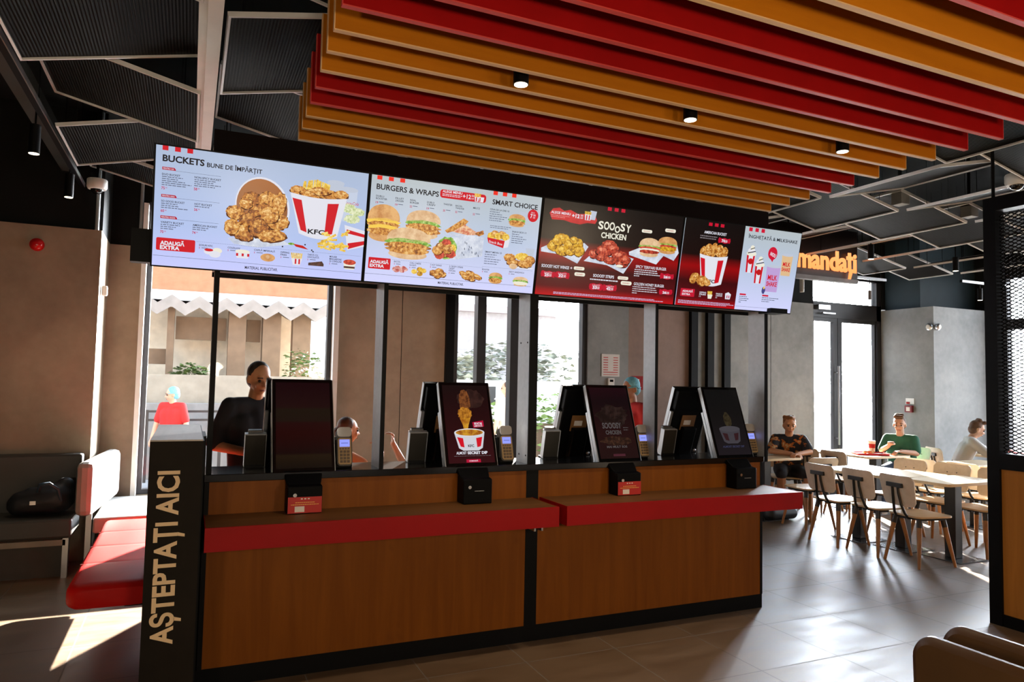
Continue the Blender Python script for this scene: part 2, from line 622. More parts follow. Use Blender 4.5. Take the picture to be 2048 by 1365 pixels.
def window(n, x0, x1, z0, z1, mullions=(), rails=(), y=7.98, fr=0.06):
    m = MB()
    m.box(x0, x0 + fr, y - 0.05, y + 0.05, z0, z1).box(x1 - fr, x1, y - 0.05, y + 0.05, z0, z1)
    m.box(x0 + fr, x1 - fr, y - 0.05, y + 0.05, z0, z0 + fr).box(x0 + fr, x1 - fr, y - 0.05, y + 0.05, z1 - fr, z1)
    for a, b in mullions:
        m.box(a, b, y - 0.06, y + 0.06, z0 + fr, z1 - fr)
    for a, b in rails:
        m.box(x0 + fr, x1 - fr, y - 0.045, y + 0.045, a, b)
    o = struct('window_%d' % n, m, FRAME)
    obj('window_glass', MB().box(x0 + fr, x1 - fr, y - 0.008, y + 0.008, z0 + fr, z1 - fr), GLASS, o)
    return o
window(1, -0.43, 1.40, 0.44, 3.34, fr=0.045)
window(2, 2.80, 4.63, 0.44, 3.34, mullions=((3.115, 3.225), (3.55, 3.87)), fr=0.07)
# pale reveals of the first window
struct('trim_5', MB().box(-0.475, -0.432, 7.80, 7.9, 0.44, 3.3).box(1.402, 1.455, 7.80, 7.9, 0.44, 3.3), WHITEMETAL)

# glazed double door
d = MB()
x0, x1, y = 8.54, 10.04, 7.98
d.box(x0, x0 + 0.03, y - .05, y + .05, 0, 3.36).box(x1 - 0.10, x1, y - .05, y + .05, 0, 3.36)
d.box(x0, x1, y - .05, y + .05, 2.69, 2.93).box(x0, x1, y - .05, y + .05, 3.30, 3.36)
do = struct('door_1', d, FRAME)
obj('transom_glass', MB().box(x0 + .03, x1 - .1, y - .008, y + .008, 2.93, 3.30), GLASS, do)
for a, b in ((x0 + .03, 9.095), (9.105, x1 - .10)):
    s = 0.035 if a < 9 else 0.09
    e = 0.09 if a < 9 else 0.03
    l_ = MB().box(a, a + s, y - .03, y + .03, 0, 2.69).box(b - e, b, y - .03, y + .03, 0, 2.69).box(a + s, b - e, y - .03, y + .03, 0, .1).box(a + s, b - e, y - .03, y + .03, 2.63, 2.69)
    lf = obj('door_leaf', l_, FRAME, do)
    obj('door_glass', MB().box(a + s, b - e, y - .006, y + .006, .1, 2.63), GLASS, lf)
hb = MB().tube([(9.05, y - .09, 0.75), (9.05, y - .09, 1.95)], .016).tube([(9.05, y - .02, 0.85), (9.05, y - .09, .85)], .01).tube([(9.05, y - .02, 1.85), (9.05, y - .09, 1.85)], .01)
obj('door_handle', hb, STEEL, do, 40)
obj('door_closer', MB().box(8.60, 8.84, y - .13, y - .05, 2.80, 2.87).box(8.70, 8.96, y - .12, y - .09, 2.74, 2.76), ALU, do)

# window in the right wall
m = MB()
for a, b in ((2.0, 2.06), (4.4, 4.5), (6.82, 6.88)):
    m.box(11.40, 11.52, a, b, 0, 3.4)
m.box(11.40, 11.52, 2.0, 6.88, 0, 0.06).box(11.40, 11.52, 2.0, 6.88, 2.56, 2.72).box(11.40, 11.52, 2.0, 6.88, 3.34, 3.4)
wo = struct('window_3', m, FRAME)
obj('window_glass', MB().box(11.455, 11.465, 2.06, 6.82, 0.06, 3.34), GLASS, wo)
# ------------------------------------------------------------------ outside
PAVE = concrete('outdoor_paving', (0.26, 0.26, 0.27), (0.36, 0.36, 0.37))
struct('pavement', MB().box(-30, 40, 8.1, 60, -0.25, -0.12).box(11.6, 40, -20, 8.1, -0.25, -0.12), PAVE)
STUCCO = flat('peach_render', (0.36, 0.17, 0.09), 0.8)
CREAM = flat('cream_render', (0.30, 0.27, 0.22), 0.8)
WHITE = flat('white_render', (0.78, 0.78, 0.78), 0.8, 0, 0.04)
BROWNP = flat('brown_pillar', (0.19, 0.125, 0.08), 0.8)
b = thing('pavilion_building', 'peach and cream pavilion with zigzag canopy across the street', 'building', (1.5, 15, -0.12))
obj('fascia', MB().box(-3.5, 2.4, -0.35, 0.6, 3.30, 3.75), STUCCO, b)
obj('white_band', MB().box(-3.5, 2.4, -0.42, 0.6, 3.12, 3.30), WHITE, b)
cz = MB()
pts = [(-3.5 + 0.235 * i, 2.83 + (0.16 if i % 2 else 0)) for i in range(26)]
for i in range(25):
    (a, za), (c, zc) = pts[i], pts[i + 1]
    cz.add([(a, -0.55, za), (c, -0.55, zc), (c, 0.4, zc + .12), (a, 0.4, za + .12), (a, -0.55, za + .22), (c, -0.55, zc + .22), (c, 0.4, zc + .3), (a, 0.4, za + .3)],
           [(0, 1, 2, 3), (7, 6, 5, 4), (0, 4, 5, 1), (3, 2, 6, 7), (0, 3, 7, 4), (1, 5, 6, 2)])
obj('zigzag_canopy', cz, flat('grey_fibre_sheet', (0.27, 0.24, 0.22), 0.8), b)
for x0_, x1_ in ((-1.92, -1.80), (-0.85, -0.53), (-0.22, 0.12), (0.35, 0.70)):
    obj('pillar', MB().box(x0_, x1_, -0.2, 0.1, 0, 3.0), BROWNP, b)
obj('rear_wall', MB().box(-3.5, 0.75, 0.55, 0.75, 0, 3.1), flat('pale_rear_wall', (0.66, 0.60, 0.50), 0.8), b)
obj('louvre_panel', MB().box(-1.78, -0.88, 0.1, 0.2, 2.42, 2.86), BROWNP, b)
obj('louvre_panel', MB().box(-0.50, -0.24, 0.1, 0.2, 2.42, 2.86), BROWNP, b)
obj('notice_board', MB().box(-2.30, -1.93, 0.0, 0.1, 1.93, 2.22), BROWNP, b)
b = thing('terrace_wall', 'cream low terrace wall with grey base in front of the pavilion', 'wall', (1.5, 13.5, -0.12))
obj('wall_body', MB().box(-3.6, 3.2, .05, .2, 0, 1.74), CREAM, b)
obj('base_step', MB().box(-3.6, 3.2, -.25, .05, 0, 1.25), flat('grey_base', (0.25, 0.245, 0.24), 0.8), b)
b = thing('street_rail', 'dark metal rail on posts in the street outside the left window', 'railing', (-.4, 12.9, -.12))
for z in (.98, 1.12):
    obj('rail', MB().box(-1.2, 3.0, -.02, .02, z, z + .035), FRAME, b)
for x in (-1.1, -.2, .9, 2.0, 2.9):
    obj('post', MB().box(x - .025, x + .025, -.03, .03, 0, 1.16), FRAME, b)

LEAF = flat('shrub_leaves', (0.07, 0.11, 0.025), 0.7, 0, 0.5, 9)
LEAF2 = flat('hedge_leaves', (0.13, 0.20, 0.05), 0.7, 0, 0.4, 7)
LEAF3 = flat('tree_leaves', (0.16, 0.17, 0.13), 0.8, 0, 0.4, 4)
BARK = flat('bark', (0.12, 0.08, 0.05), 0.9)
def foliage(cx, cy, cz_, rx, ry, rz_, n, s):
    m = MB()
    for i in range(n):
        th, ph = random.uniform(0, 6.283), math.acos(random.uniform(-1, 1))
        q = random.uniform(0.45, 1.0)
        p = Vector((cx + rx * q * math.sin(ph) * math.cos(th), cy + ry * q * math.sin(ph) * math.sin(th), cz_ + rz_ * q * math.cos(ph)))
        M = Matrix.Translation(p) @ Matrix.Rotation(random.uniform(0, 6.28), 4, 'Z') @ Matrix.Rotation(random.uniform(-1.2, 1.2), 4, 'X')
        k = s * random.uniform(0.6, 1.3)
        m.add([(-k, 0, 0), (0, k * .45, 0.1 * k), (k, 0, 0), (0, -k * .45, 0.1 * k)], [(0, 1, 2, 3)], 0, M)
    return m
def shrub(loc, rx, ry, h, label, mat, cat='shrub', name='shrub', n=500, s=.07, trunk=0.4):
    t = thing(name, label, cat, loc)
    obj('stem', MB().cone((0, 0, 0), (0, 0, h * trunk + .1), .05, .03), BARK, t)
    obj('foliage', foliage(0, 0, h * (trunk + (1 - trunk) / 2), rx, ry, h * (1 - trunk) / 2, n, s), mat, t)
    return t
shrub((0.0, 14.1, -0.12), 0.36, .24, 1.95, 'dark spiky shrub on the terrace behind the left window', LEAF, trunk=.75, n=420, s=.06)
shrub((1.95, 14.1, -0.12), 0.42, .24, 2.3, 'sparse young tree at the right side of the left window', LEAF, 'tree', 'young_tree', 420, .05, .62)
for i, (x, yy, rx, h, lab) in enumerate(((6.3, 18, 1.3, 2.5, 'grey green bushy tree beyond the middle window, left one'), (9.6, 21, 2.2, 3.1, 'purple grey bushy tree beyond the middle window, largest'), (13.6, 20, 1.3, 2.7, 'pale bushy tree beyond the middle window, right one'))):
    shrub((x, yy, -.12), rx, 1.2, h, lab, LEAF3, 'tree', 'tree', 900, .16, .3)
t = thing('hedge', 'light green clipped hedge along the street outside the middle window', 'hedge', (7.3, 14.5, -.12))
obj('foliage', foliage(0, 0, .75, 3.2, .4, .75, 1500, .09), LEAF2, t)
obj('stem', MB().box(-2.6, 2.6, -.08, .08, 0, .8), BARK, t)
t = thing('roadside_wall', 'long white roadside wall with dark sign outside the middle window', 'wall', (7.6, 16.2, -.12))
obj('wall_body', MB().box(-4, 4.5, -.12, .12, 0, 1.75), WHITE, t)
obj('sign_plate', MB().box(-.95, -.78, -.16, -.12, 1.2, 1.6), FRAME, t)
t = thing('distant_house', 'low grey house with flat roof beyond the trees', 'house', (8.5, 25, -.12))
obj('wall_body', MB().box(-1.6, 3.6, -2, 2, 0, 4.1), flat('grey_house', (.36, .34, .35), .8), t)
obj('roof', MB().box(-1.9, 3.9, -2.3, 2.3, 4.1, 4.35), flat('house_roof', (.3, .25, .25), .8), t)

# terrace chairs seen through the door glass
def round_chair(loc, rz, label):
    t = thing('terrace_chair', label, 'chair', loc, rz, 'white terrace chairs')
    pl = flat('white_plastic', (.75, .75, .74), .4, 0, .03)
    obj('seat', MB().prism(rrect(-.2, .2, -.2, .2, .09), .43, .45), pl, t, 40)
    M = Matrix.Translation((0, -.2, .62)) @ Matrix.Rotation(R(80), 4, 'X')
    obj('backrest', MB().prism([(.19 * math.cos(R(a)), .26 * math.sin(R(a))) for a in range(0, 360, 15)], -.012, .012, 0, M), pl, t, 40)
    for sx in (-1, 1):
        for sy in (-1, 1):
            obj('leg', MB().cone((sx * .15, sy * .15, .43), (sx * .2, sy * .2, 0), .014, .01), ALU, t, 40)
round_chair((10.72, 8.9, -.12), 0.2, 'white round-backed chair outside the door, left one')
round_chair((11.25, 8.95, -.12), -0.2, 'white round-backed chair outside the door, right one')
# ------------------------------------------------------------------ hanging baffles over the counter
TANB = wood('ochre_baffle_face', (0.42, 0.132, 0.0035), (0.52, 0.172, 0.005), (0.7, 12, 9), 0.55, c3=(0.46, 0.16, 0.006), spec=.15)
TANE = flat('ochre_baffle_edge', (0.75, 0.48, 0.24), 0.5, 0, 0.05)
REDB = flat('red_baffle_face', (0.30, 0.0015, 0.002), 0.6, 0, 0.06, 6, .15)
REDE = flat('red_baffle_edge', (0.62, 0.06, 0.05), 0.5, 0, 0.05)
ORD = ['first', 'second', 'third', 'fourth', 'fifth', 'sixth', 'seventh', 'eighth', 'ninth', 'tenth', 'eleventh', 'twelfth', 'thirteenth', 'fourteenth', 'fifteenth', 'sixteenth']
cols = 'TTTRRTTTRRRTTRRT'
for i, c in enumerate(cols):
    y = 4.241 - 0.2035 * i
    xa = 0.457 + 0.038 * (y - 2.608)
    xb = 4.011 + 0.062 * (y - 2.433)
    t = 0.012
    mb = MB().box(xa + .002, xb - .002, y - t, y + t, 3.002, 3.26, 0)
    mb.box(xa, xb, y - t - .0006, y + t + .0006, 2.998, 3.003, 1).box(xa - .001, xa + .003, y - t - .0006, y + t + .0006, 3.003, 3.26, 1).box(xb - .003, xb + .001, y - t - .0006, y + t + .0006, 3.003, 3.26, 1)
    o = obj('ceiling_baffle', mb, [TANB, TANE] if c == 'T' else [REDB, REDE])
    tag(o, '%s hanging ceiling baffle, %s counted from the menu screens' % ('ochre wood-look' if c == 'T' else 'bright red', ORD[i]), 'ceiling baffle', 'baffles over the counter')
t = thing('baffle_rail', 'black rails above the red and ochre baffles carrying them', 'rail', (2.2, 2.7, 3.27))
for x in (-1.2, 1.4):
    obj('rail', MB().box(x - .02, x + .02, -1.7, 1.56, -.01, .03), BLACK, t)
    for yy in (-1.5, 0, 1.5):
        obj('hanger_rod', MB().cone((x, yy, .03), (x, yy, .68), .005, n=6), BLACK, t)

# downlights between the baffles
for k, x in enumerate((1.335, 2.30, 3.39)):
    t = thing('downlight', 'small black downlight between ochre baffles, %s from the left' % ORD[k], 'ceiling light', (x, 2.92, 2.985), 0, 'downlights between the baffles')
    obj('housing', MB().lathe([(.034, 0), (.036, .0), (.036, .09), (.012, .095), (.008, .12)], 20), BLACK, t, 40)
    obj('lens', MB().cone((0, 0, -.002), (0, 0, .004), .031, n=20), LAMPGLOW, t, 40)
    obj('hanger_rod', MB().cone((0, 0, .12), (0, 0, .965), .004, n=6), BLACK, t)
    l = lamp('downlight_lamp', 'SPOT', (x, 2.92, 2.975), 60, (1.0, 0.82, 0.6), spot_size=R(85), spot_blend=0.6, shadow_soft_size=0.03)

# ------------------------------------------------------------------ folded mesh ceiling panels
PEDGE = flat('panel_edge_trim', (0.75, 0.75, 0.75), 0.4, 0.2, 0.04)
rows = {-2: (1.36, 2.30), -1: (2.38, 3.30), 0: (3.37, 4.35), 1: (4.40, 5.35), 2: (5.42, 6.40), 3: (6.48, 7.15)}
ROWN = {-2: 'sixth', -1: 'fifth', 0: 'fourth', 1: 'third', 2: 'second', 3: 'first'}
cells = [(-1, r) for r in (-2, -1, 0, 1, 2, 3)] + [(i, r) for i in (0, 1, 2, 3) for r in (1, 2, 3)]
cells += [(0, -2), (0, -1), (0, 0)] + [(4, r) for r in (-1, 0, 1, 2, 3)] + [(i, r) for i in range(5, 11) for r in (-1, 0, 1, 2, 3)]
for (i, r) in cells:
    x0 = 0.09 + 0.96 * i
    x1 = x0 + 0.925
    if i == -1:
        x0, x1 = -0.87, -0.01
    if i == 0 and r < 1:
        x1 = x0 + 0.925
    y0, y1 = rows[r]
    zl, zr = (3.24, 3.44) if r % 2 == 0 else (3.44, 3.24)
    if i == 0 and r < 1:
        zr = zl + (zr - zl) * (x1 - x0) / .925
    if i == 10 and r == 3:
        continue
    nm = 'over the left bench, left of the white beam' if i == -1 else ('just right of the white beam' if i == 0 else 'in column %s right of the white beam' % ORD[i])
    L = math.hypot(x1 - x0, zr - zl)
    a = math.atan2(zr - zl, x1 - x0)
    t = thing('ceiling_panel', 'dark mesh ceiling panel, %s row from the windows, %s' % (ROWN[r], nm), 'ceiling panel', (x0, y0, zl), 0, 'folded mesh ceiling panels')
    M = Matrix.Rotation(-a, 4, 'Y')
    D = y1 - y0
    obj('mesh_sheet', MB().box(.012, L - .012, .012, D - .012, 0, .004, 0, M), MESHSHEET, t)
    fr = MB()
    for q in ((0, L, 0, .012), (0, L, D - .012, D), (0, .012, .012, D - .012), (L - .012, L, .012, D - .012)):
        fr.box(q[0], q[1], q[2], q[3], -.012, .012, 0, M)
    obj('edge_frame', fr, PEDGE, t)
    for fx, fy in ((.12, .12), (.88, .12), (.12, .88), (.88, .88)):
        p = M @ Vector((L * fx, 0, .01))
        obj('hanger_wire', MB().cone((p.x, D * fy, p.z), (p.x, D * fy, 3.96 - zl), .003, n=5), BLACK, t)

t = thing('ceiling_beam', 'white painted steel beam running along the ceiling towards the windows', 'beam', (0.02, 4.6, 3.2))
obj('web', MB().box(-.012, .05, -3.4, 2.9, 0, .16), WHITEMETAL, t)
obj('flange', MB().box(-.05, -.012, -3.4, 2.9, .05, .07), WHITEMETAL, t)
for yy in (-3, -1, 1, 2.7):
    obj('hanger_rod', MB().cone((.02, yy, .16), (.02, yy, .75), .006, n=6), BLACK, t)

# ------------------------------------------------------------------ tracks and spotlights
def track(loc, L, d, label):
    t = thing('light_track', label, 'light track', loc)
    if d == 'Y':
        obj('rail', MB().box(-.018, .018, 0, L, 0, .035), BLACK, t)
        obj('rail_lip', MB().box(.018, .024, 0, L, 0, .035), ALU, t)
        pts = [(0, L * f) for f in (.1, .5, .95)]
    else:
        obj('rail', MB().box(0, L, -.018, .018, 0, .035), BLACK, t)
        obj('rail_lip', MB().box(0, L, -.024, -.018, 0, .035), ALU, t)
        pts = [(L * f, 0) for f in (.05, .5, .95)]
    for x, y in pts:
        obj('hanger_rod', MB().cone((x, y, .03), (x, y, 3.955 - loc[2]), .004, n=6), BLACK, t)
track((-0.93, 3.2, 3.25), 4.0, 'Y', 'long black light track on the left leading to the corner')
track((7.2, 7.0, 3.14), 1.75, 'X', 'thin grey light track in front of the door transom')
track((10.0, 6.6, 3.16), 1.2, 'X', 'short black light track at the corner wall')
t = thing('ceiling_duct', 'flat dark grey duct beside the left light track', 'duct', (-1.02, 5.3, 3.36))
obj('duct_body', MB().box(-.06, .05, -1.9, 1.85, 0, .12), flat('dark_duct', (.05, .055, .05), .4, .3), t)
for yy in (-1.5, 0, 1.5):
    obj('hanger_rod', MB().cone((0, yy, .1), (0, yy, .595), .005, n=6), BLACK, t)

def spot(x, y, zb, zt, label, on=True, r=.033, L=.19, e=25, m=None):
    t = thing('spotlight', label, 'spotlight', (x, y, zb), 0, 'cylinder spotlights')
    obj('housing', MB().lathe([(r, 0), (r, L), (r * .3, L + .004)], 20), m or BLACK, t, 40)
    obj('lens', MB().cone((0, 0, -.002), (0, 0, .004), r * .9, n=20), LAMPGLOW if on else WHITEMETAL, t, 40)
    obj('stem', MB().cone((0, 0, L), (0, 0, zt - zb), .006, n=8), BLACK, t)
    if e:
        lamp('spotlight_lamp', 'SPOT', (x, y, zb - .01), e, (1.0, 0.82, 0.58), spot_size=R(60), spot_blend=0.5, shadow_soft_size=0.03)
spot(-0.985, 5.46, 3.04, 3.37, 'black cylinder spotlight on the left track, nearer one', e=20)
spot(-0.955, 6.70, 3.04, 3.37, 'black cylinder spotlight on the left track, farther one', e=20)
spot(7.06, 5.70, 3.10, 3.955, 'black cylinder spotlight right of the orange lettering', L=.17)
spot(8.57, 5.72, 3.09, 3.955, 'black cylinder spotlight in front of the corner wall ceiling', L=.17)
spot(10.42, 6.6, 2.93, 3.16, 'black cylinder spotlight hanging at the blue corner wall', L=.17)
spot(8.64, 7.0, 2.86, 3.14, 'small grey pendant spotlight in front of the door transom', False, .024, .13, 0, flat('grey_spot', (.16, .15, .16), .5))
spot(7.36, 7.0, 2.88, 3.14, 'small grey spotlight left of the door transom', False, .03, .17, 0, flat('grey_spot_b', (.3, .3, .28), .5))

def dome(loc, label):
    t = thing('dome_camera', label, 'security camera', loc)
    obj('base', MB().lathe([(.03, .10), (.075, .098), (.08, .09), (.08, .03), (.07, .012), (.055, .01)], 24), WHITEMETAL, t, 40)
    obj('dome', MB().ball((0, 0, .014), (.05, .05, .045), 18), BLACKG, t, 180)
    obj('mount', MB().cone((0, 0, .1), (0, 0, 3.955 - loc[2]), .012, n=8), BLACK, t)
dome((-0.80, 7.06, 3.20), 'white dome camera at the end of the left light track')
dome((5.84, 3.40, 3.22), 'white dome camera under the right ceiling panels')
for k, (x, y) in enumerate(((5.93, 4.47), (6.93, 4.48))):
    t = thing('ceiling_box', 'small grey box lamp hanging above the right ceiling panels, %s' % ('nearer the baffles' if k == 0 else 'nearer the mesh screen'), 'ceiling light', (x, y, 3.32), 0, 'grey ceiling boxes')
    obj('box_body', MB().box(-.055, .055, -.055, .055, 0, .12), flat('mid_grey_paint', (.22, .22, .21), .5), t, bev=.004)
    obj('stem', MB().cone((0, 0, .12), (0, 0, .635), .015, n=8), BLACK, t)
# round air diffuser above the left panels
t = thing('air_diffuser', 'round metal air diffuser behind the left mesh ceiling', 'air vent', (-0.55, 3.85, 3.62))
for k, r_ in enumerate((.24, .18, .12, .06)):
    obj('ring', MB().lathe([(r_ - .02, .0), (r_, -.015), (r_, .0), (r_ - .02, .02)], 36), flat('diffuser_grey', (.3, .29, .27), .4, .5), t, 40)
obj('duct_neck', MB().cone((0, 0, .015), (0, 0, .335), .13, n=24), BLACK, t, 40)

# ------------------------------------------------------------------ lettering and fascia above the far counter
FONT_CACHE = {}
def glyphs(s, bold=0.0, extrude=0.0, shear=0.0, res=3):
    k = (s, bold, extrude, shear)
    if k not in FONT_CACHE:
        cu = bpy.data.curves.new('glyphs', 'FONT')
        cu.body = s
        cu.size = 1.0
        cu.offset = bold
        cu.extrude = extrude
        cu.shear = shear
        cu.resolution_u = res
        ob = bpy.data.objects.new('glyphs', cu)
        me = ob.to_mesh()
        v = [tuple(p.co) for p in me.vertices]
        f = [tuple(p.vertices) for p in me.polygons]
        ob.to_mesh_clear()
        bpy.data.objects.remove(ob)
        bpy.data.curves.remove(cu)
        FONT_CACHE[k] = (v, f)
    return FONT_CACHE[k]

def text_into(mb, s, M, h, wfit=None, mi=0, bold=0.0, extrude=0.0, shear=0.0, capref=None):
    # M maps text plane (x right, y up, origin at baseline left); h = capital height
    v, f = glyphs(s, bold, extrude, shear)
    if not v:
        return
    k = h / 0.727
    xs = [p[0] for p in v]
    x0, x1 = min(xs), max(xs)
    kx = k if wfit is None else wfit / max(1e-6, x1 - x0)
    mb.add([((p[0] - x0) * kx, p[1] * k, p[2] * k) for p in v], f, mi, M)

FASC = flat('dark_fascia', (.03, .022, .024), .5)
t = thing('sign_fascia', 'dark hanging fascia board behind the orange lettering', 'sign board', (6.6, 6.45, 3.0))
obj('board', MB().box(-1.2, 1.14, 0, .06, 0, .62), FASC, t)
obj('bottom_trim', MB().box(-1.2, 1.14, -.01, .07, -.05, 0), flat('grey_trim', (.16, .16, .17), .5), t)
for x in (-1, 0, 1):
    obj('hanger_rod', MB().cone((x, .03, .62), (x, .03, .955), .006, n=6), BLACK, t)
GLOW = emit_grad('orange_neon', [(0.0, (1.0, .25, .06)), (1.0, (1.0, .33, .11))], 1.8)
mb = MB()
M = Matrix.Translation((6.255, 6.41, 3.085)) @ Matrix.Rotation(R(90), 4, 'X')
text_into(mb, 'Comandați', M, .25, 1.42, 0, .028, .02)
o = tag(obj('sign_lettering', mb, GLOW), 'glowing orange "Comandați" lettering on the dark fascia', 'sign')
# ------------------------------------------------------------------ the ordering counter
c = thing('ordering_counter', 'wood-fronted self-ordering counter with black frame and red shelf edges', 'counter', (2.0, 4.3, 0))
X = lambda x: x - 2.0
Y = lambda y: y - 4.3
def cbox(name, x0, x1, y0, y1, z0, z1, m, par=c, bev=0):
    return obj(name, MB().box(X(x0), X(x1), Y(y0), Y(y1), z0, z1), m, par, bev=bev)
cbox('carcass', .105, 3.885, 4.10, 4.42, .0, 1.06, BLACK)
cbox('plinth', .08, 3.892, 4.085, 4.10, 0, .10, BLACK)
cbox('front_panel', .118, 1.957, 4.082, 4.10, .10, .80, OAK)
cbox('front_panel', 2.041, 3.870, 4.082, 4.10, .10, .80, OAK)
cbox('upper_panel', .118, 1.957, 4.082, 4.10, .86, 1.06, OAK)
cbox('upper_panel', 2.041, 3.870, 4.082, 4.10, .86, 1.06, OAK)
cbox('end_strip', 3.870, 3.892, 4.08, 4.42, .10, 1.06, BLACK)
cbox('end_strip', .09, .118, 4.08, 4.42, .10, 1.06, BLACK)
cbox('centre_strip', 1.957, 2.041, 4.08, 4.10, .10, 1.06, BLACK)
cbox('ledge', .09, 3.895, 4.065, 4.43, 1.06, 1.10, BLACKG, bev=.003)
for (x0, x1, pick) in ((.10, 1.995, 0), (2.055, 3.905, 1)):
    s = cbox('shelf', x0, x1, 3.73, 4.082, .80, .89, OAKTOP)
    obj('red_edge', MB().box(X(x0) - .004, X(x1) + .004, Y(3.716), Y(3.73), .778, .892).box(X(x1), X(x1) + .004, Y(3.73), Y(4.08), .778, .892).box(X(x0) - .004, X(x0), Y(3.73), Y(4.08), .778, .892), REDLAM, s)
for (x0, x1) in ((.10, 1.995), (2.055, 3.89)):
    s = cbox('rear_shelf', x0, x1, 4.42, 4.86, .80, .89, OAKTOP)
    obj('red_edge', MB().box(X(x0), X(x1), Y(4.86), Y(4.872), .778, .892), REDLAM, s)
cbox('rear_panel', .118, 3.870, 4.42, 4.435, .10, .80, OAK)
for x in (1.985, 2.0):
    pass
cbox('bracket', 1.968, 1.98, 3.98, 4.08, .70, .80, STEEL)
cbox('bracket', 2.018, 2.03, 3.98, 4.08, .70, .80, STEEL)

# portal frame with fins above the ledge and the dark header carrying the screens
f = thing('screen_frame', 'black and aluminium portal frame with dark header above the counter', 'frame', (2.0, 4.2, 1.10))
def fbox(name, x0, x1, y0, y1, z0, z1, m, par=f, bev=0):
    return obj(name, MB().box(X(x0), X(x1), y0 - 4.2, y1 - 4.2, z0 - 1.1, z1 - 1.1), m, par, bev=bev)
for (xa, xb, d_) in ((.100, .124, .15), (1.018, 1.040, .19), (1.967, 2.022, .17), (2.936, 2.952, .14), (3.925, 3.947, .17)):
    p = fbox('fin', xa, xb, 4.094, 4.094 + d_, 1.10 if xb < 3.9 else 1.06, 2.19, FINM)
    obj('front_edge', MB().box(X(xa) - .001, X(xb) + .001, 4.084 - 4.2, 4.094 - 4.2, 0 if xb < 3.9 else -.04, 1.09), BLACK, p)
sc_ = MB()
for z in (1.02, .30):
    for yy in (4.12, 4.22):
        sc_.cone((X(1.967) - .002, yy - 4.2, z - .25), (X(1.967), yy - 4.2, z - .25), .006, n=8)
obj('screw_heads', sc_, BLACK, f)
fbox('cross_member', .09, 4.04, 4.094, 4.27, 2.19, 2.215, FINM)
fbox('cross_lip', .09, 4.04, 4.27, 4.28, 2.165, 2.215, BLACK)
fbox('mount_panel', -.17, 4.07, 4.13, 4.16, 2.215, 2.72, BLACK)
fbox('mount_end', -.30, .09, 4.06, 4.13, 2.19, 2.36, BLACK)
fbox('mount_end', 3.90, 4.06, 4.00, 4.13, 2.165, 2.20, BLACK)
fbox('header', .07, 4.03, 4.16, 4.30, 2.215, 2.965, HEADER)
for x in (.75, 1.5, 2.6, 3.3):
    obj('hanger_rod', MB().cone((X(x), .085, 1.86), (X(x), .085, 2.855), .01, n=8), BLACK, f)

# pillar with vertical lettering at the left end
PILL = concrete('dark_pillar_laminate', (.007, .0045, .0025), (.014, .0095, .0055), .65)
PILL.node_tree.nodes['Principled BSDF'].inputs['Specular IOR Level'].default_value = .15
PTOP = wood('grey_pillar_top', (.30, .26, .22), (.42, .37, .32), (14, .9, 14), .4)
p = thing('sign_pillar', 'dark pillar with vertical cream lettering at the left end of the counter', 'pillar', (-.04, 4.3, 0))
obj('body', MB().box(-.115, .112, -.57, .57, 0, 1.305), PILL, p)
obj('top_cap', MB().box(-.115, .112, -.57, .57, 1.305, 1.312), PTOP, p)
obj('edge_strip', MB().box(.112, .118, -.57, .57, 0, 1.306), BLACK, p)
obj('edge_strip', MB().box(.118, .134, -.22, .14, 0, 1.3), BLACK, p)
mb = MB()
M = Matrix.Translation((.015, -.572, .368)) @ Matrix.Rotation(R(90), 4, 'X') @ Matrix.Rotation(R(90), 4, 'Z')
text_into(mb, 'AȘTEPTAȚI AICI', M, .094, .80, 0, .028, .004)
obj('lettering', mb, flat('cream_inlay', (.78, .56, .33), .5, 0, .05), p)

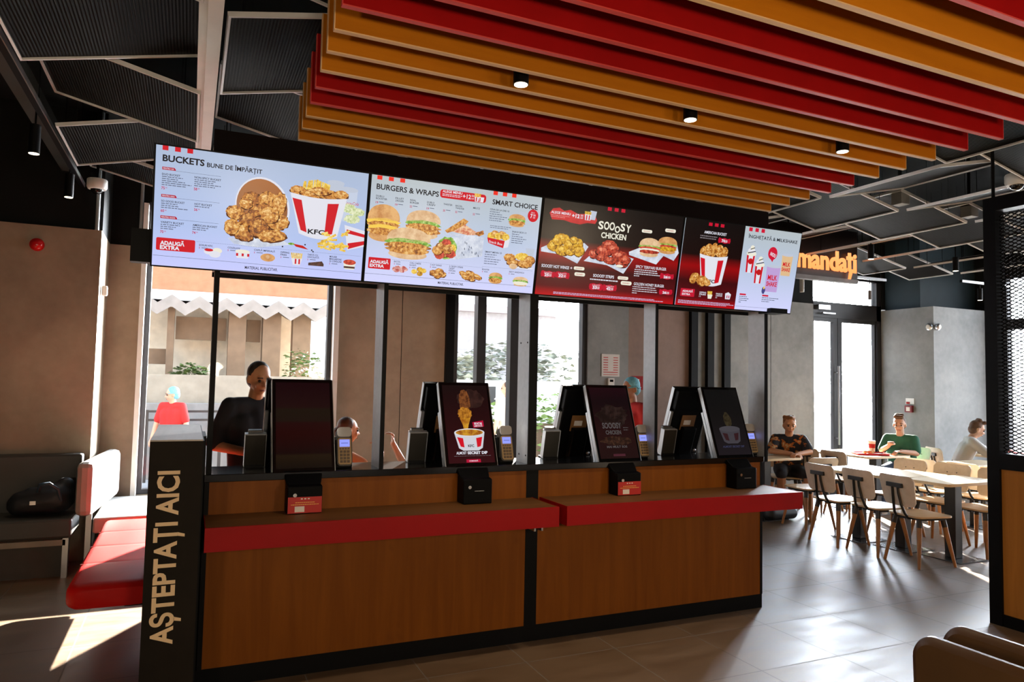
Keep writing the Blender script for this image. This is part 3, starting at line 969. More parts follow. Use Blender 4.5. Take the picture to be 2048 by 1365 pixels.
# ------------------------------------------------------------------ canvases: pictures shown on the displays
class Canvas:
    # unit square W x H (pixels of the picture); origin top left, u right, v down
    def __init__(s, W, H, w, h):
        s.W, s.H, s.w, s.h = W, H, w, h
        s.mb, s.mats, s.idx = MB(), [], {}

    def mi(s, m):
        if m.name not in s.idx:
            s.idx[m.name] = len(s.mats)
            s.mats.append(m)
        return s.idx[m.name]

    def P(s, u, v, d=0):
        return ((u / s.W - .5) * s.w, -d, (.5 - v / s.H) * s.h)

    def poly(s, pts, m, lay=1):
        n = len(pts)
        A = sum(pts[i][0] * pts[(i + 1) % n][1] - pts[(i + 1) % n][0] * pts[i][1] for i in range(n))
        if A > 0:
            pts = pts[::-1]
        s.mb.add([s.P(u, v, lay * .0004) for u, v in pts], [tuple(range(n))], s.mi(m))

    def rect(s, u, v, w, h, m, lay=1):
        s.poly([(u, v), (u + w, v), (u + w, v + h), (u, v + h)], m, lay)

    def rrect(s, u, v, w, h, r, m, lay=1):
        s.poly(rrect(u, u + w, v, v + h, r), m, lay)

    def ell(s, cu, cv, ru, rv, m, lay=1, n=28, rough=0.0, rot=0, seed=1):
        rnd = random.Random(seed + int(cu * 7 + cv * 13))
        pts = []
        for i in range(n):
            a = 2 * math.pi * i / n
            k = 1 + rough * rnd.uniform(-1, 1)
            x, y = ru * k * math.cos(a), rv * k * math.sin(a)
            pts.append((cu + x * math.cos(rot) - y * math.sin(rot), cv + x * math.sin(rot) + y * math.cos(rot)))
        s.poly(pts, m, lay)

    def line(s, u0, v0, u1, v1, w, m, lay=1):
        d = Vector((u1 - u0, v1 - v0)).normalized()
        n = Vector((-d.y, d.x)) * w / 2
        s.poly([(u0 + n.x, v0 + n.y), (u1 + n.x, v1 + n.y), (u1 - n.x, v1 - n.y), (u0 - n.x, v0 - n.y)], m, lay)

    def text(s, t, u, v, h, m, w=None, lay=3, bold=.012, shear=0, rot=0):
        # v = baseline
        o = s.P(u, v, lay * .0004)
        M = Matrix.Translation(o) @ Matrix.Rotation(R(rot), 4, 'Y') @ Matrix.Rotation(R(90), 4, 'X')
        text_into(s.mb, t, M, h / s.H * s.h, None if w is None else w / s.W * s.w, s.mi(m), bold, 0, shear)

    def build(s, name, parent, back, **k):
        # solid backing so the display is a real slab
        b = s.mi(back)
        x, z = s.w / 2, s.h / 2
        s.mb.box(-x, x, 0, .004, -z, z, b)
        return obj(name, s.mb, s.mats, parent, **k)

def e255(n, r, g, b, k=1.0):
    return emit(n, lin((r, g, b)), k)
SWHITE = emit_grad('menu_white', [(0.0, lin((200, 204, 255))), (.35, lin((176, 194, 236))), (1.0, lin((172, 188, 214)))])
SWHITE2 = emit_grad('menu_white_b', [(0.0, lin((212, 214, 255))), (.5, lin((186, 200, 224))), (1.0, lin((182, 192, 196)))])
SDARK = emit_grad('menu_dark', [(0.0, lin((190, 8, 20))), (.10, lin((90, 4, 14))), (.30, lin((60, 2, 8))), (.47, lin((150, 2, 8))), (.60, lin((22, 5, 5))), (1.0, lin((14, 9, 9)))])
EINK = e255('ink', 14, 16, 26)
EGREY = e255('ink_grey', 88, 96, 118)
ERED = e255('menu_red', 206, 12, 34)
ECRIM = e255('menu_crimson', 176, 10, 52)
EPINK = e255('price_pink', 190, 30, 80)
EWHT = e255('menu_paper', 226, 226, 236)
EOFF = e255('menu_offwhite', 236, 232, 214)
EPAPER = emit_noise('wrap_paper', [(.35, lin((176, 186, 208))), (.6, lin((218, 224, 236)))], 16)
ECRUMB = emit_noise('fried_crumb', [(.36, lin((96, 44, 12))), (.46, lin((186, 110, 32))), (.54, lin((214, 152, 66))), (.66, lin((240, 206, 140)))], 55)
ECRUMB2 = emit_noise('fried_crumb_dark', [(.36, lin((70, 26, 8))), (.5, lin((164, 88, 22))), (.64, lin((214, 150, 60)))], 55)
EYEL = emit_noise('yellow_chicken', [(.36, lin((120, 74, 4))), (.5, lin((206, 148, 16))), (.64, lin((236, 196, 60)))], 50)
ESTRIP = emit_noise('red_glazed_chicken', [(.36, lin((72, 8, 6))), (.5, lin((172, 34, 18))), (.66, lin((226, 110, 70)))], 55)
EFRY = emit_noise('fries_yellow', [(.35, lin((196, 140, 24))), (.5, lin((232, 190, 60))), (.66, lin((250, 230, 140)))], 60)
EBUN = emit_noise('bun', [(.35, lin((186, 120, 60))), (.6, lin((224, 172, 110)))], 14)
EBUN2 = emit_noise('bun_pale', [(.35, lin((200, 150, 104))), (.6, lin((232, 200, 158)))], 14)
EGRN = emit_noise('lettuce', [(.35, lin((60, 110, 20))), (.5, lin((120, 176, 50))), (.66, lin((206, 224, 150)))], 40)
EHOLE = emit_grad('bucket_inside', [(0, lin((70, 30, 10))), (1, lin((176, 104, 48)))])
ETOM = emit_noise('tomato', [(.4, lin((160, 20, 16))), (.6, lin((224, 84, 60)))], 40)
ECHEESE = e255('cheese', 246, 206, 84)
EGLASSW = e255('cup_grey', 190, 198, 214)
ECHOC = emit_noise('chocolate', [(.4, lin((40, 18, 16))), (.6, lin((96, 56, 48)))], 60)
ELILAC = e255('lilac_shake', 190, 160, 214)
EORNG = e255('peach_shake', 222, 186, 140)
EBACON = emit_noise('bacon', [(.4, lin((176, 60, 60))), (.6, lin((236, 190, 180)))], 60)
EHI = {'fried_crumb': emit_noise('crumb_light', [(.36, lin((170, 96, 30))), (.5, lin((226, 172, 92))), (.64, lin((248, 222, 168)))], 70),
       'fried_crumb_dark': emit_noise('crumb_light_b', [(.36, lin((130, 66, 18))), (.5, lin((206, 140, 60))), (.64, lin((236, 190, 110)))], 70),
       'yellow_chicken': emit_noise('yellow_light', [(.4, lin((206, 148, 20))), (.6, lin((250, 220, 110)))], 60),
       'red_glazed_chicken': emit_noise('red_light', [(.4, lin((190, 60, 36))), (.6, lin((238, 150, 120)))], 60)}
EBLUSH = e255('dim_text', 120, 112, 116)

SHADE = {'fried_crumb': emit('crumb_shade', lin((92, 44, 12))), 'fried_crumb_dark': emit('crumb_shade_b', lin((70, 30, 8))), 'yellow_chicken': emit('yellow_shade', lin((104, 62, 4))), 'red_glazed_chicken': emit('red_shade', lin((66, 6, 6)))}
def piece(c, u, v, ru, rv, m, lay, seed=0, rot=0.0):
    if m.name in SHADE:
        c.ell(u + 1.5, v + 3, ru * 1.05, rv * 1.06, SHADE[m.name], lay - .4, 26, .10, rot, seed)
        c.ell(u - ru * .22, v - rv * .25, ru * .42, rv * .38, EHI[m.name], lay + .3, 22, .22, rot, seed + 3)
    c.ell(u, v, ru, rv, m, lay, 26, .10, rot, seed)
def burger(c, u, v, w, h, lay, bun=EBUN, fill=(EGRN, ECRUMB)):
    # domed bun, filling layers, bottom bun
    c.poly([(u + w * .5 * math.cos(R(a)), v - h * .10 - h * .44 * max(0, math.sin(R(a))) ** .8) for a in range(0, 181, 12)], bun, lay + 1)
    c.ell(u, v + h * .34, w * .44, h * .16, bun, lay)
    n = len(fill)
    for k, m in enumerate(fill):
        c.ell(u, v - h * .10 + h * .36 * (k + .5) / n, w * (.52 - .01 * k), h * .40 / n, m, lay + 1 + k, 30, .09, 0, k + 3)
def bucket(c, u0, u1, v0, v1, b0, b1, lay, top=ECRUMB, word=True):
    # tapered paper bucket: rim at v0, base at v1
    uc, n = (u0 + u1) / 2, 10
    rim = [(u0 + (u1 - u0) * i / n, v0 + (v1 - v0) * .07 * math.sin(math.pi * i / n)) for i in range(n + 1)]
    bas = [(b1 + (b0 - b1) * i / n, v1 + (v1 - v0) * .10 * math.sin(math.pi * i / n)) for i in range(n + 1)]
    c.poly(rim + bas, EWHT, lay)
    def strip(a, b):
        r_ = [(u0 + (u1 - u0) * t_, v0 + (v1 - v0) * (.12 + .07 * math.sin(math.pi * t_))) for t_ in (a, (a + b) / 2, b)]
        s_ = [(b0 + (b1 - b0) * t_, v1 + (v1 - v0) * (-.10 + .10 * math.sin(math.pi * t_))) for t_ in (b, (a + b) / 2, a)]
        c.poly(r_ + s_, ERED, lay + 1)
    strip(.04, .20)
    strip(.66, .86)
    if word:
        c.text('KFC', uc - (u1 - u0) * .16, v1 - (v1 - v0) * .02, (v1 - v0) * .12, EINK, (u1 - u0) * .30, lay + 2, .03)
def lines(c, u, v, ws, m, step=9, h=3.0, lay=2):
    # body copy too small to read in the photograph: rows of fine marks
    rnd = random.Random(int(u * 3 + v))
    for k, w_ in enumerate(ws):
        x = u
        while x < u + w_:
            q = rnd.uniform(6, 22)
            q = min(q, u + w_ - x)
            c.rect(x, v + k * step, q, h, m, lay)
            x += q + 3
def tabs(c, u, v, m, s=25, g=53, h=21):
    for k in range(3):
        c.rect(u + g * k, v, s, h, m, 2)

# ---- screen one
SW, SH = 1.068, .601
def screen_one():
    c = Canvas(1000, 562, SW, SH)
    tabs(c, 27, 0, ERED)
    c.text('BUCKETS', 29, 71, 30, EINK, 181, 3, .032)
    c.text('BUNE DE ÎMPĂRȚIT', 221, 73, 21, EINK, 252, 3, .02)
    for v, n_, w_ in ((98, 'AA', 58), (225, 'AAA', 66), (325, 'AAAA', 72)):
        c.poly([(29, v), (29 + w_ - 6, v), (29 + w_, v + 7), (29 + w_, v + 13), (29, v + 13)], ECRIM, 2)
        c.text('PENTRU ' + n_, 33, v + 10, 7, EWHT, w_ - 12, 3)
        c.line(29 + w_, v + 13, 285, v + 13, 1.2, EGREY, 2)
    for u, v, t_, w_, ls, pr in ((29, 136, 'DUO BUCKET', 78, (90, 70, 100, 128, 104), '75'), (169, 133, 'NON-SPICY BUCKET', 118, (95, 84, 118, 92), '58'),
                                 (30, 261, 'SO GOOD BUCKET', 101, (70, 74, 118), '60'), (174, 259, 'HOT BUCKET', 78, (66,), '56'),
                                 (31, 360, 'VARIETY BUCKET', 101, (84, 66, 56), '70'), (170, 360, 'AMERICAN BUCKET', 110, (70, 60), '74')):
        c.text(t_, u, v, 9.5, EINK, w_, 3, .012)
        lines(c, u, v + 5, ls, EGREY, 9.5, 3.6)
        c.text(pr, u - 1, v + 5 + 9.5 * len(ls) + 14, 13, EPINK, 15, 3, .02)
        c.text('50', u + 17, v + 5 + 9.5 * len(ls) + 8, 6, EPINK, 7, 3, .01)
    c.rrect(15, 429, 170, 60, 7, ERED, 2)
    c.text('ADAUGĂ', 32, 462, 18, EWHT, 106, 3, .045)
    c.text('EXTRA', 32, 483, 18, EWHT, 85, 3, .045)
    for k in range(100):
        c.rect(191 + k * 8.05, 433, 4.5, 1.3, EGREY, 2)
    c.line(3, 515, 995, 524, 1.6, EGREY, 2)
    c.text('MATERIAL PUBLICITAR.', 416, 547, 15, EINK, 157, 3, .01)
    # tipped bucket of chicken
    c.ell(485, 235, 128, 148, EWHT, 1, 36, 0, -.25)
    c.ell(483, 236, 120, 140, EHOLE, 2, 36, 0, -.25)
    c.poly([(330, 402), (560, 372), (625, 408), (470, 436), (360, 428)], EPAPER, 1)
    k = 0
    for (u, v, ru, rv, rot) in ((432, 205, 46, 40, .3), (505, 195, 42, 40, 0), (560, 215, 34, 62, .2), (470, 262, 60, 40, -.5), (405, 225, 30, 26, 0), (358, 275, 42, 34, .2), (425, 300, 60, 36, -.7),
                                (395, 360, 48, 44, 0), (345, 345, 34, 40, .2), (475, 330, 58, 44, -.9), (560, 300, 52, 40, -.2), (535, 372, 68, 30, -.1), (412, 385, 36, 24, 0), (520, 268, 46, 40, .4)):
        piece(c, u, v, ru, rv, ECRUMB if k % 3 else ECRUMB2, 3 + k // 2, k, rot)
        k += 1
    # striped bucket with fries and chicken
    c.ell(835, 70, 44, 14, EGLASSW, 1)
    c.poly([(795, 74), (876, 74), (868, 150), (802, 150)], EGLASSW, 1)
    c.ell(900, 96, 52, 14, EGLASSW, 2)
    c.poly([(862, 98), (950, 98), (944, 260), (880, 260)], e255('cup_paper', 196, 206, 226), 1)
    c.text('Coca-Cola', 884, 172, 17, ERED, 74, 3, .0, .25)
    for k in range(13):
        x = 668 + k * 10.5
        q = random.Random(k).uniform(-6, 6)
        c.poly([(x, 122), (x + 11, 122), (x + 13 + q, 66 + abs(k - 6) * 3), (x + 3 + q, 64 + abs(k - 6) * 3)], EFRY, 3 + k % 3)
    for k, (u, v, ru, rv) in enumerate(((650, 130, 40, 24), (720, 140, 60, 22), (800, 135, 56, 24), (865, 128, 36, 22), (760, 122, 50, 20))):
        piece(c, u, v, ru, rv, ECRUMB, 6 + k, k)
    bucket(c, 612, 896, 144, 345, 665, 858, 12)
    for k, (u, v) in enumerate(((905, 190), (950, 205), (930, 245))):
        piece(c, u, v, 42, 22, emit_noise('coleslaw', [(.4, lin((170, 190, 120))), (.6, lin((232, 236, 200)))], 60), 3 + k, k)
    c.poly([(892, 278), (1000, 300), (1000, 382), (915, 408)], EWHT, 15)
    c.poly([(905, 300), (1000, 318), (1000, 334), (905, 320)], ERED, 16)
    c.poly([(915, 372), (1000, 352), (1000, 372), (918, 402)], ERED, 16)
    for k in range(26):
        rnd = random.Random(k)
        u, v = rnd.uniform(745, 885), 0
        v = 372 + (885 - u) * -.10 + rnd.uniform(-46, 40) + (885 - u) * .12
        a, L = rnd.uniform(-.7, .3), rnd.uniform(30, 52)
        c.line(u, v, u + L * math.cos(a), v + L * math.sin(a), 11, EFRY, 17 + k % 5)
    c.poly([(640, 400), (690, 406), (718, 424), (690, 420), (655, 414)], e255('chilli', 196, 24, 12), 3)
    c.ell(632, 402, 16, 6, EGRN, 3)
    for u, v in ((735, 425), (742, 432), (700, 400), (590, 420)):
        c.ell(u, v, 4, 4, EINK, 3, 10)
    # extras row
    for u, ts, w_ in ((202, ['SOSURI KFC'], 62), (332, ['COLESLAW'], 58), (455, ['CHIFLĂ IMPERIALĂ'], 100), (583, ['DIPPING', 'FRIES'], 42), (716, ['TARTĂ CU', 'CIOCOLATĂ'], 58), (828, ['MOUSSE', 'MASCARPONE', 'ȘI CĂPȘUNI'], 62)):
        for k, t_ in enumerate(ts):
            c.text(t_, u, 453 + 12 * k, 9, EINK, w_ * len(t_) / max(len(q) for q in ts), 3, .012)
        c.text('5', u, 466 + 12 * (len(ts) - 1), 8, EPINK, None, 3, .02)
        c.rect(u + 12, 460 + 12 * (len(ts) - 1), 30, 3, EGREY, 3)
    c.ell(247, 476, 22, 15, EWHT, 3); c.ell(247, 469, 20, 7, ERED, 4)
    c.ell(285, 470, 22, 14, EOFF, 3); c.ell(275, 488, 26, 16, EWHT, 5)
    c.poly([(368, 462), (436, 462), (428, 496), (376, 496)], EWHT, 3); c.ell(402, 462, 34, 9, EOFF, 4)
    for u in (372, 398, 424):
        c.rect(u, 472, 10, 14, ERED, 5)
    c.ell(522, 482, 35, 20, EBUN, 3); c.ell(522, 478, 8, 10, EBUN2, 4)
    for k in range(7):
        c.line(642 + k * 7, 478, 636 + k * 8.5, 446, 6, EFRY, 3 + k % 2)
    c.poly([(636, 474), (690, 474), (680, 508), (646, 508)], EWHT, 6); c.rect(654, 476, 8, 26, ERED, 7); c.rect(672, 476, 8, 26, ERED, 7)
    c.poly([(722, 490), (790, 478), (800, 492), (800, 504), (722, 504)], ECHOC, 3)
    c.poly([(900, 470), (966, 470), (958, 508), (908, 508)], EOFF, 3); c.ell(933, 470, 33, 14, ETOM, 4); c.rect(904, 492, 58, 10, ECHOC, 5)
    return c, SWHITE

def screen_two():
    c = Canvas(1000, 562, SW, SH)
    tabs(c, 28, 1, e255('menu_bright_red', 240, 40, 24), 27, 62)
    tabs(c, 693, 0, e255('menu_bright_red', 240, 40, 24), 27, 58)
    c.text('BURGERS & WRAPS', 28, 72, 29, EINK, 345, 3, .02)
    c.text('SMART CHOICE', 692, 73, 28, EINK, 286, 3, .02)
    c.rrect(380, 28, 272, 46, 16, ERED, 2)
    c.text('ALEGE MENIU', 393, 44, 14, EWHT, 115, 3, .02)
    lines(c, 393, 51, (115, 106), EWHT, 8, 3.4, 3)
    c.text('+12', 512, 62, 24, EWHT, 48, 3, .02)
    c.text('50', 563, 48, 11, EWHT, 17, 3, .01); c.text('LEI', 563, 62, 8, EWHT, 15, 3, .01)
    c.poly([(606, 44), (640, 44), (636, 72), (610, 72)], EWHT, 4); c.rect(612, 48, 6, 22, ERED, 5)
    for k in range(5):
        c.line(586 + 7 * k, 50, 584 + 8 * k, 26, 6, EFRY, 3)
    c.poly([(582, 46), (606, 46), (604, 72), (586, 72)], EWHT, 4); c.rect(590, 48, 7, 22, ERED, 5)
    for u, ts, w_, p in ((29, ['DUBLU', 'BOOSTER'], 60, '19'), (134, ['FILLET', 'ZINGER'], 46, '19'), (215, ['REAL', 'BURGER'], 50, '22'), (310, ['DUBLU', 'CRISPY'], 50, '19'), (404, ['TWISTER'], 52, '20'), (475, ['BACON', 'TWISTER'], 52, '22'), (580, ['MELTZ'], 40, '22')):
        for k, t_ in enumerate(ts):
            c.text(t_, u, 112 + 13 * k, 9.5, EINK, w_ * len(t_) / max(len(q) for q in ts), 3, .008)
        c.text(p, u, 147, 11, EPINK, 13, 3, .02)
        c.rect(u + 17, 137, 26, 3.2, EGREY, 3)
    burger(c, 80, 250, 175, 190, 2, EBUN, (ECHEESE, ECRUMB, ECHEESE, ECRUMB))
    burger(c, 300, 235, 195, 150, 2, EBUN2, (EGRN, ECRUMB, ECRUMB))
    burger(c, 225, 345, 245, 165, 9, EBUN2, (EGRN, ECRUMB, ECRUMB))
    # wrap
    c.poly([(455, 284), (660, 264), (660, 372), (500, 404), (440, 396)], EPAPER, 4)
    for k in range(12):
        rnd = random.Random(k)
        u, v = rnd.uniform(520, 640), rnd.uniform(290, 370)
        c.line(u, v, u + 3, v + 12, 4, EGREY, 5)
    c.ell(445, 345, 58, 62, EGRN, 5, 30, .06)
    for k, (u, v, m) in enumerate(((410, 340, ECRUMB), (440, 320, ETOM), (470, 345, EFRY), (430, 370, ECRUMB), (470, 375, ETOM), (405, 385, ETOM), (450, 350, ECRUMB), (392, 362, ECRUMB))):
        piece(c, u, v, 30, 24, m, 6 + k // 2, k)
    # toasted triangles
    c.poly([(425, 250), (530, 172), (560, 186), (520, 232), (440, 262)], ECRUMB, 3)
    c.poly([(470, 252), (540, 205), (610, 240), (655, 228), (656, 252), (560, 262)], emit_noise('toast', [(.4, lin((200, 90, 60))), (.6, lin((236, 200, 160)))], 40), 4)
    c.poly([(600, 250), (650, 226), (660, 246), (630, 262)], ECRUMB2, 5)
    c.ell(540, 268, 110, 8, EPAPER, 2)
    # right column
    c.text('CEVA DE LA ORE 10', 682, 107, 9.5, EINK, 118, 3, .01)
    lines(c, 682, 114, (60, 78, 108, 92, 78), EGREY, 12, 3.6)
    lines(c, 692, 192, (130, 112), EGREY, 10, 3.2)
    c.ell(953, 110, 34, 36, ERED, 3); c.text('7', 936, 124, 24, EWHT, 14, 4, .03); c.text('50', 954, 112, 11, EWHT, 15, 4, .02); c.text('LEI', 954, 124, 8, EWHT, 13, 4, .02); c.text('DE LA', 940, 96, 7, EWHT, 22, 4, .01)
    c.poly([(872, 96), (916, 96), (908, 176), (880, 176)], EGLASSW, 1)
    burger(c, 855, 150, 105, 70, 3, EBUN, (EGRN, ECRUMB))
    for k in range(5):
        piece(c, 705 + k * 22, 250 - (k % 2) * 12, 24, 20, ECRUMB if k % 2 else EFRY, 3 + k // 2, k)
    c.poly([(680, 262), (790, 272), (784, 314), (690, 292)], ERED, 6); c.poly([(790, 272), (822, 256), (814, 306), (784, 314)], EWHT, 6)
    c.text('Snack Box', 692, 289, 14, EWHT, 86, 7, .01, 0, 7)
    c.text('SNACK BOX 13', 831, 218, 9.5, EINK, 90, 3, .01)
    lines(c, 831, 226, (46, 70, 94, 74, 70), EGREY, 12, 3.6)
    c.text('SMART MENIU 23', 675, 348, 9.5, EINK, 104, 3, .01)
    lines(c, 675, 356, (74, 62, 100, 88, 80), EGREY, 13, 3.6)
    c.poly([(930, 300), (985, 300), (980, 350), (938, 350)], EGLASSW, 1)
    for k, (u, v, ru, rv) in enumerate(((830, 362, 36, 22), (910, 352, 46, 22), (960, 366, 34, 24), (860, 392, 44, 18), (930, 392, 48, 22))):
        piece(c, u, v, ru, rv, EFRY if k == 1 else ECRUMB, 3 + k, k)
    c.ell(858, 412, 26, 16, EBUN2, 9); c.ell(930, 414, 60, 8, EWHT, 2)
    for k in range(56):
        c.rect(144 + k * 9.5, 435, 5, 1.3, EGREY, 2)
        if k < 34:
            c.rect(665 + k * 9.5, 428, 5, 1.3, EGREY, 2)
    c.line(0, 520, 985, 522, 1.6, EGREY, 2)
    c.rrect(14, 432, 120, 60, 5, ERED, 2)
    c.text('ADAUGĂ', 22, 462, 16, EWHT, 102, 3, .045); c.text('EXTRA', 22, 483, 16, EWHT, 78, 3, .045)
    c.text('MATERIAL PUBLICITAR.', 411, 547, 14, EINK, 152, 3, .01)
    for u, ts, w_ in ((153, ['BACON'], 34), (241, ['CHILI CHEESE', 'NUGGETS'], 64), (358, ['2 HOT WINGS'], 66), (469, ['3 CRISPY STRIPS', 'CRISPY', 'POPCORN'], 82), (668, ['BOOSTER'], 44), (836, ['ZESTY SANDWICH'], 96)):
        for k, t_ in enumerate(ts):
            c.text(t_, u, 449 + 12 * k, 9, EINK, w_ * len(t_) / max(len(q) for q in ts), 3, .008)
        c.text('9', u, 462 + 12 * (len(ts) - 1), 8, EPINK, None, 3, .02)
        c.rect(u + 12, 456 + 12 * (len(ts) - 1), 24, 3, EGREY, 3)
    for k in range(4):
        piece(c, 165 + k * 16, 488 - (k % 2) * 8, 20, 13, EBACON, 3 + k, k, .4)
    for k, (u, v) in enumerate(((270, 490), (300, 476), (322, 482), (302, 500))):
        c.ell(u, v, 17, 13, EYEL if k % 2 else EFRY, 3 + k)
    for k, (u, v) in enumerate(((380, 488), (412, 476), (430, 492), (405, 500))):
        piece(c, u, v, 24, 16, ECRUMB2 if k == 0 else ECRUMB, 3 + k, k)
    for k, (u, v) in enumerate(((560, 480), (600, 474), (640, 490), (600, 502), (572, 496))):
        piece(c, u, v, 30, 14, ECRUMB, 3 + k, k, .3)
    burger(c, 755, 490, 84, 62, 3, EBUN, (EGRN, ECRUMB))
    burger(c, 915, 498, 96, 54, 3, EBUN2, (EGRN, EOFF))
    return c, SWHITE2

def wavy(c, u0, u1, v0, v1, m, lay, n=5, amp=7, seed=0):
    rnd = random.Random(seed)
    top, bot = [], []
    for k in range(n * 4 + 1):
        t_ = k / (n * 4)
        top.append((u0 + (u1 - u0) * t_, v0 + amp * (.6 + .6 * math.cos(t_ * n * 6.28 + seed))))
        bot.append((u1 + (u0 - u1) * t_, v1 - amp * (.6 + .6 * math.cos(t_ * n * 5.1 + seed + 2))))
    c.poly(top + [(u1 + amp, (v0 + v1) / 2)] + bot + [(u0 - amp, (v0 + v1) / 2)], m, lay)

def screen_three():
    c = Canvas(1000, 562, SW, SH)
    c.poly([(40, 80), (60, 52), (103, 43), (135, 58), (178, 48), (230, 66), (300, 58), (350, 66), (366, 90), (355, 112), (300, 112), (250, 126), (190, 122), (140, 112), (60, 116)], emit_noise('splash_red', [(.4, lin((176, 12, 26))), (.6, lin((214, 34, 44)))], 5), 2)
    c.text('ALEGE MENIU', 50, 80, 15, EWHT, 130, 4, .02)
    lines(c, 50, 88, (128, 96), e255('pale_pink', 226, 150, 150), 9, 3.2, 4)
    c.text('+12', 190, 90, 23, EWHT, 52, 4, .04); c.text('50', 248, 78, 11, EWHT, 18, 4, .02); c.text('LEI', 248, 91, 9, EWHT, 17, 4, .02)
    c.poly([(312, 36), (358, 38), (350, 90), (320, 90)], EGLASSW, 4); c.poly([(276, 62), (322, 62), (318, 96), (280, 96)], EWHT, 6)
    for k in range(6):
        c.line(280 + 7 * k, 66, 277 + 8 * k, 44, 6, EFRY, 5)
    c.rect(286, 66, 8, 28, ERED, 7); c.rect(304, 66, 8, 28, ERED, 7)
    for k in range(3):
        c.rect(431 + 49 * k, 1, 28, 21, e255('menu_rose', 196, 16, 48), 2)
    for k, (ch, w_) in enumerate((('S', 40), ('O', 42), ('O', 42), ('O', 42), ('S', 38), ('Y', 42))):
        c.text(ch, 378 + 39.5 * k, 137 + (12 if k == 3 else (4 if k == 5 else 0)) - k * .5, 48 if k != 3 else 40, EOFF, w_ - 4, 4, .03)
    c.text('CHICKEN', 405, 188, 34, EOFF, 180, 4, .03)
    # papers and food
    c.poly([(8, 287), (60, 262), (295, 233), (326, 253), (262, 360), (136, 316), (10, 309)], EPAPER, 2)
    k = 0
    for u, v, ru, rv in ((90, 268, 42, 32), (140, 222, 52, 30), (200, 250, 44, 34), (150, 290, 48, 30), (250, 240, 36, 28), (262, 282, 38, 34), (110, 240, 34, 26), (200, 296, 34, 20), (220, 222, 26, 22)):
        piece(c, u, v, ru, rv, EYEL, 3 + k // 2, k)
        k += 1
    c.poly([(304, 340), (398, 252), (470, 262), (659, 296), (596, 395), (470, 352)], EPAPER, 2)
    k = 0
    for u, v, ru, rv in ((370, 292, 38, 26), (470, 226, 52, 26), (440, 268, 60, 34), (500, 250, 40, 30), (555, 290, 56, 34), (430, 310, 44, 20), (490, 322, 48, 22), (575, 336, 46, 22), (600, 310, 36, 26)):
        piece(c, u, v, ru, rv, ESTRIP, 3 + k // 2, k)
        k += 1
    c.ell(560, 350, 26, 9, EOFF, 9)
    c.poly([(618, 256), (690, 225), (970, 165), (995, 230), (963, 282), (880, 258), (832, 317), (622, 275)], EPAPER, 2)
    burger(c, 900, 192, 148, 105, 3, EBUN, (EGRN, ETOM, EYEL))
    burger(c, 766, 218, 158, 115, 8, EBUN2, (EGRN, ETOM, EOFF, ESTRIP))
    for u, v, w_, h_ in ((694, 107, 78, 20), (869, 84, 82, 22), (241, 378, 74, 20), (250, 412, 74, 22), (558, 412, 78, 20), (585, 440, 80, 24)):
        c.rrect(u, v, w_, h_, h_ * .45, EOFF, 3)
        c.text('SOOOSY' if h_ == 20 else 'HONEY', u + 14, v + h_ * .68, h_ * .36, ECRIM, w_ - 28, 4, .01)
    c.text('SOOOSY HOT WINGS', 23, 399, 18, EWHT, 186, 3, .025)
    c.ell(224, 390, 6, 6, EWHT, 3, 14); c.ell(224, 390, 3, 3, ECRIM, 4, 10)
    ROSE = e255('price_rose', 190, 10, 44)
    for u, v, w_, h_, t_ in ((27, 418, 88, 42, '25'), (120, 416, 94, 42, '32'), (364, 468, 92, 44, '33'), (462, 469, 94, 43, '42'), (876, 366, 100, 40, '26'), (884, 467, 96, 38, '26')):
        wavy(c, u, u + w_, v, v + h_, ROSE, 3, 2, 5, int(u))
        c.text(t_, u + w_ * .24, v + h_ * .80, h_ * .40, EWHT, w_ * .34, 4, .05)
        c.text('50', u + w_ * .60, v + h_ * .80, h_ * .36, EWHT, w_ * .18, 4, .02)
        if w_ < 95:
            c.text('3 BUCĂȚI' if u < 100 or 300 < u < 400 else '5 BUCĂȚI', u + w_ * .2, v + h_ * .36, h_ * .16, EWHT, w_ * .6, 4, .01)
    c.text('SOOOSY STRIPS', 381, 430, 18, EWHT, 150, 3, .025)
    lines(c, 362, 442, (200,), EWHT, 9, 7)
    c.text('SPICY TERIYAKI BURGER', 681, 350, 18, EWHT, 234, 3, .015)
    lines(c, 675, 358, (170, 176, 196, 40), EBLUSH, 13, 7)
    lines(c, 675, 358, (170, 176, 196, 40), EWHT, 13, 4, 3)
    c.text('GOLDEN HONEY BURGER', 682, 459, 18, EWHT, 232, 3, .015)
    lines(c, 676, 467, (176, 184, 190, 36), EWHT, 13, 4, 3)
    lines(c, 120, 540, (730, 800), e255('fine_print', 206, 190, 226), 8, 4)
    return c, SDARK

